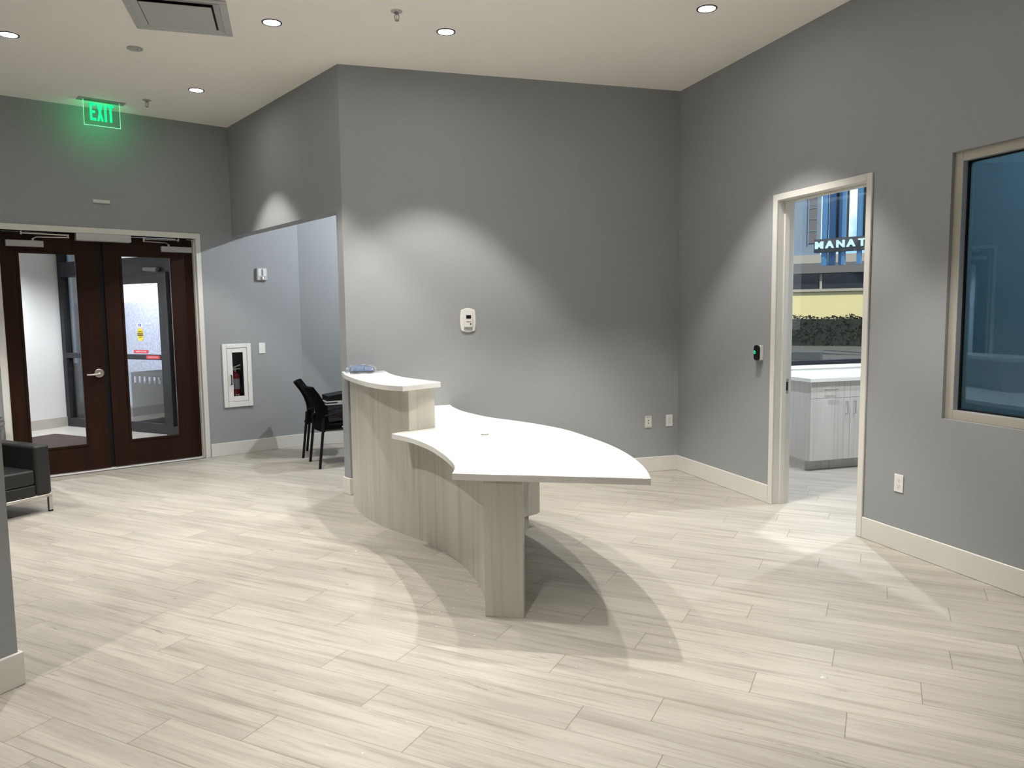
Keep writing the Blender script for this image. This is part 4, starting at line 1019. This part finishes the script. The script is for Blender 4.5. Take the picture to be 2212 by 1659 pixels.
# sign with fins
W2 = Vector((0.6919, -0.7220)); PS = Vector((10.386, 26.0))
sg = thing('building_sign', 'blue finned sign structure with white letters above the street', 'sign', frame=(PS, ang(W2)))
m = MB(); m.box(-0.02, 6.0, 0.06, 0.30, 3.50, 3.95); m.obj('beam', 'slate', sg)
for x0, x1, mm in ((0.22, 0.40, 'bluefin'), (0.46, 0.58, 'deepfin'), (0.58, 0.67, 'deepfin'), (0.80, 0.90, 'deepfin'), (0.90, 1.00, 'bluefin'), (1.40, 1.53, 'bluefin'), (1.75, 1.90, 'bluefin'), (2.3, 2.45, 'deepfin'), (2.9, 3.05, 'bluefin')):
    MB().box(x0, x1, 0.10, 0.22, 3.05, 9.0).obj('fin', mm, sg)
for x0, x1 in ((0.44, 1.02), (1.30, 3.2)):
    MB().box(x0, x1, 0.31, 0.36, 3.90, 9.0).obj('back_panel', 'slate', sg)
for ch_, xc in (('M', 0.185), ('A', 0.54), ('N', 0.905), ('A', 1.25), ('T', 1.605)):
    text('letter', ch_, 0.335, 'signw', sg, (xc, 0.0, 3.73), (math.radians(90), 0, 0), 0.05, 1.12, 0.006)
MB().box(5.6, 6.0, 0.05, 0.4, -0.06, 9.0).obj('post', 'slate', sg)
# hedge
hb = PF + Vector((-0.468, -0.884)) * 1.6
hg_ = MB()
for i in range(9000):
    x = random.uniform(-5, 5.5); z = random.uniform(-0.05, 1.26) + 0.05 * math.sin(x * 3.1) + 0.04 * math.sin(x * 7.7); y = random.uniform(-0.45, 0.45)
    if z > 1.22 and random.random() < 0.25: continue
    r = random.uniform(0.04, 0.10); a = random.uniform(0, 6.28); t_ = random.uniform(-1.2, 1.2)
    d1 = Vector((math.cos(a), math.sin(a) * math.cos(t_), math.sin(a) * math.sin(t_) + 0.3)).normalized() * r; d2 = d1.cross(Vector((random.random(), random.random(), random.random() + 0.2))).normalized() * r * 0.45
    p = Vector((x, y, z)); hg_.add([p - d1, p + d2, p + d1, p - d2], [(0, 1, 2, 3)])
hg_.box(-5, 5.5, -0.35, 0.35, -0.06, 1.14)
hd_ = hg_.obj('hedge', 'leaf', frame=(hb, ang(U2)))
tag(hd_, 'dark clipped hedge in front of the yellow wall across the street', 'hedge')
blk_ = tag(MB().box(0, 1.05, -0.25, 0.35, -0.06, 0.22).obj('concrete_block', 'slate', loc=(9.05, 24.6, 0), bevel=0.02), 'dark low block on the pavement beyond the office window', 'block')
blk_.rotation_euler = (0, 0, ang(U2))

# ------------------------------------------------------------------ plaster crumbs on the floor
cm = MB(); rr = random.Random(11)
def crumb(x, y, r):
    n = len(cm.v); a = rr.uniform(0, 6.28)
    vs = []
    for k in range(5):
        t_ = a + k * 1.2566 + rr.uniform(-.3, .3); q_ = r * rr.uniform(0.5, 1.2); vs.append((x + q_ * math.cos(t_) * 1.4, y + q_ * math.sin(t_), 0.0004))
    cm.add(vs + [(x, y, r * 0.9)], [(k, (k + 1) % 5, 5) for k in range(5)] + [(4, 3, 2, 1, 0)])
for k in range(70):
    t_ = rr.random(); p = fcv[int(len(fcv) * (0.35 + 0.64 * t_))]
    crumb(p.x - rr.uniform(0.02, 0.55) ** 1.3, p.y - rr.uniform(0.0, 0.35), rr.uniform(0.0015, 0.0045))
for k in range(45): crumb(rr.uniform(-2.0, 2.0), rr.uniform(2.2, 4.6), rr.uniform(0.0012, 0.0035))
for x, y, r in ((1.318, 3.085, 0.009), (1.332, 3.081, 0.008), (-1.06, 4.9, 0.006), (-0.40, 3.66, 0.006), (-0.20, 3.55, 0.006)): crumb(x, y, r)
tag(cm.obj('plaster_crumbs', 'white'), 'white plaster crumbs scattered over the floor around the desk', 'crumbs', kind='stuff')
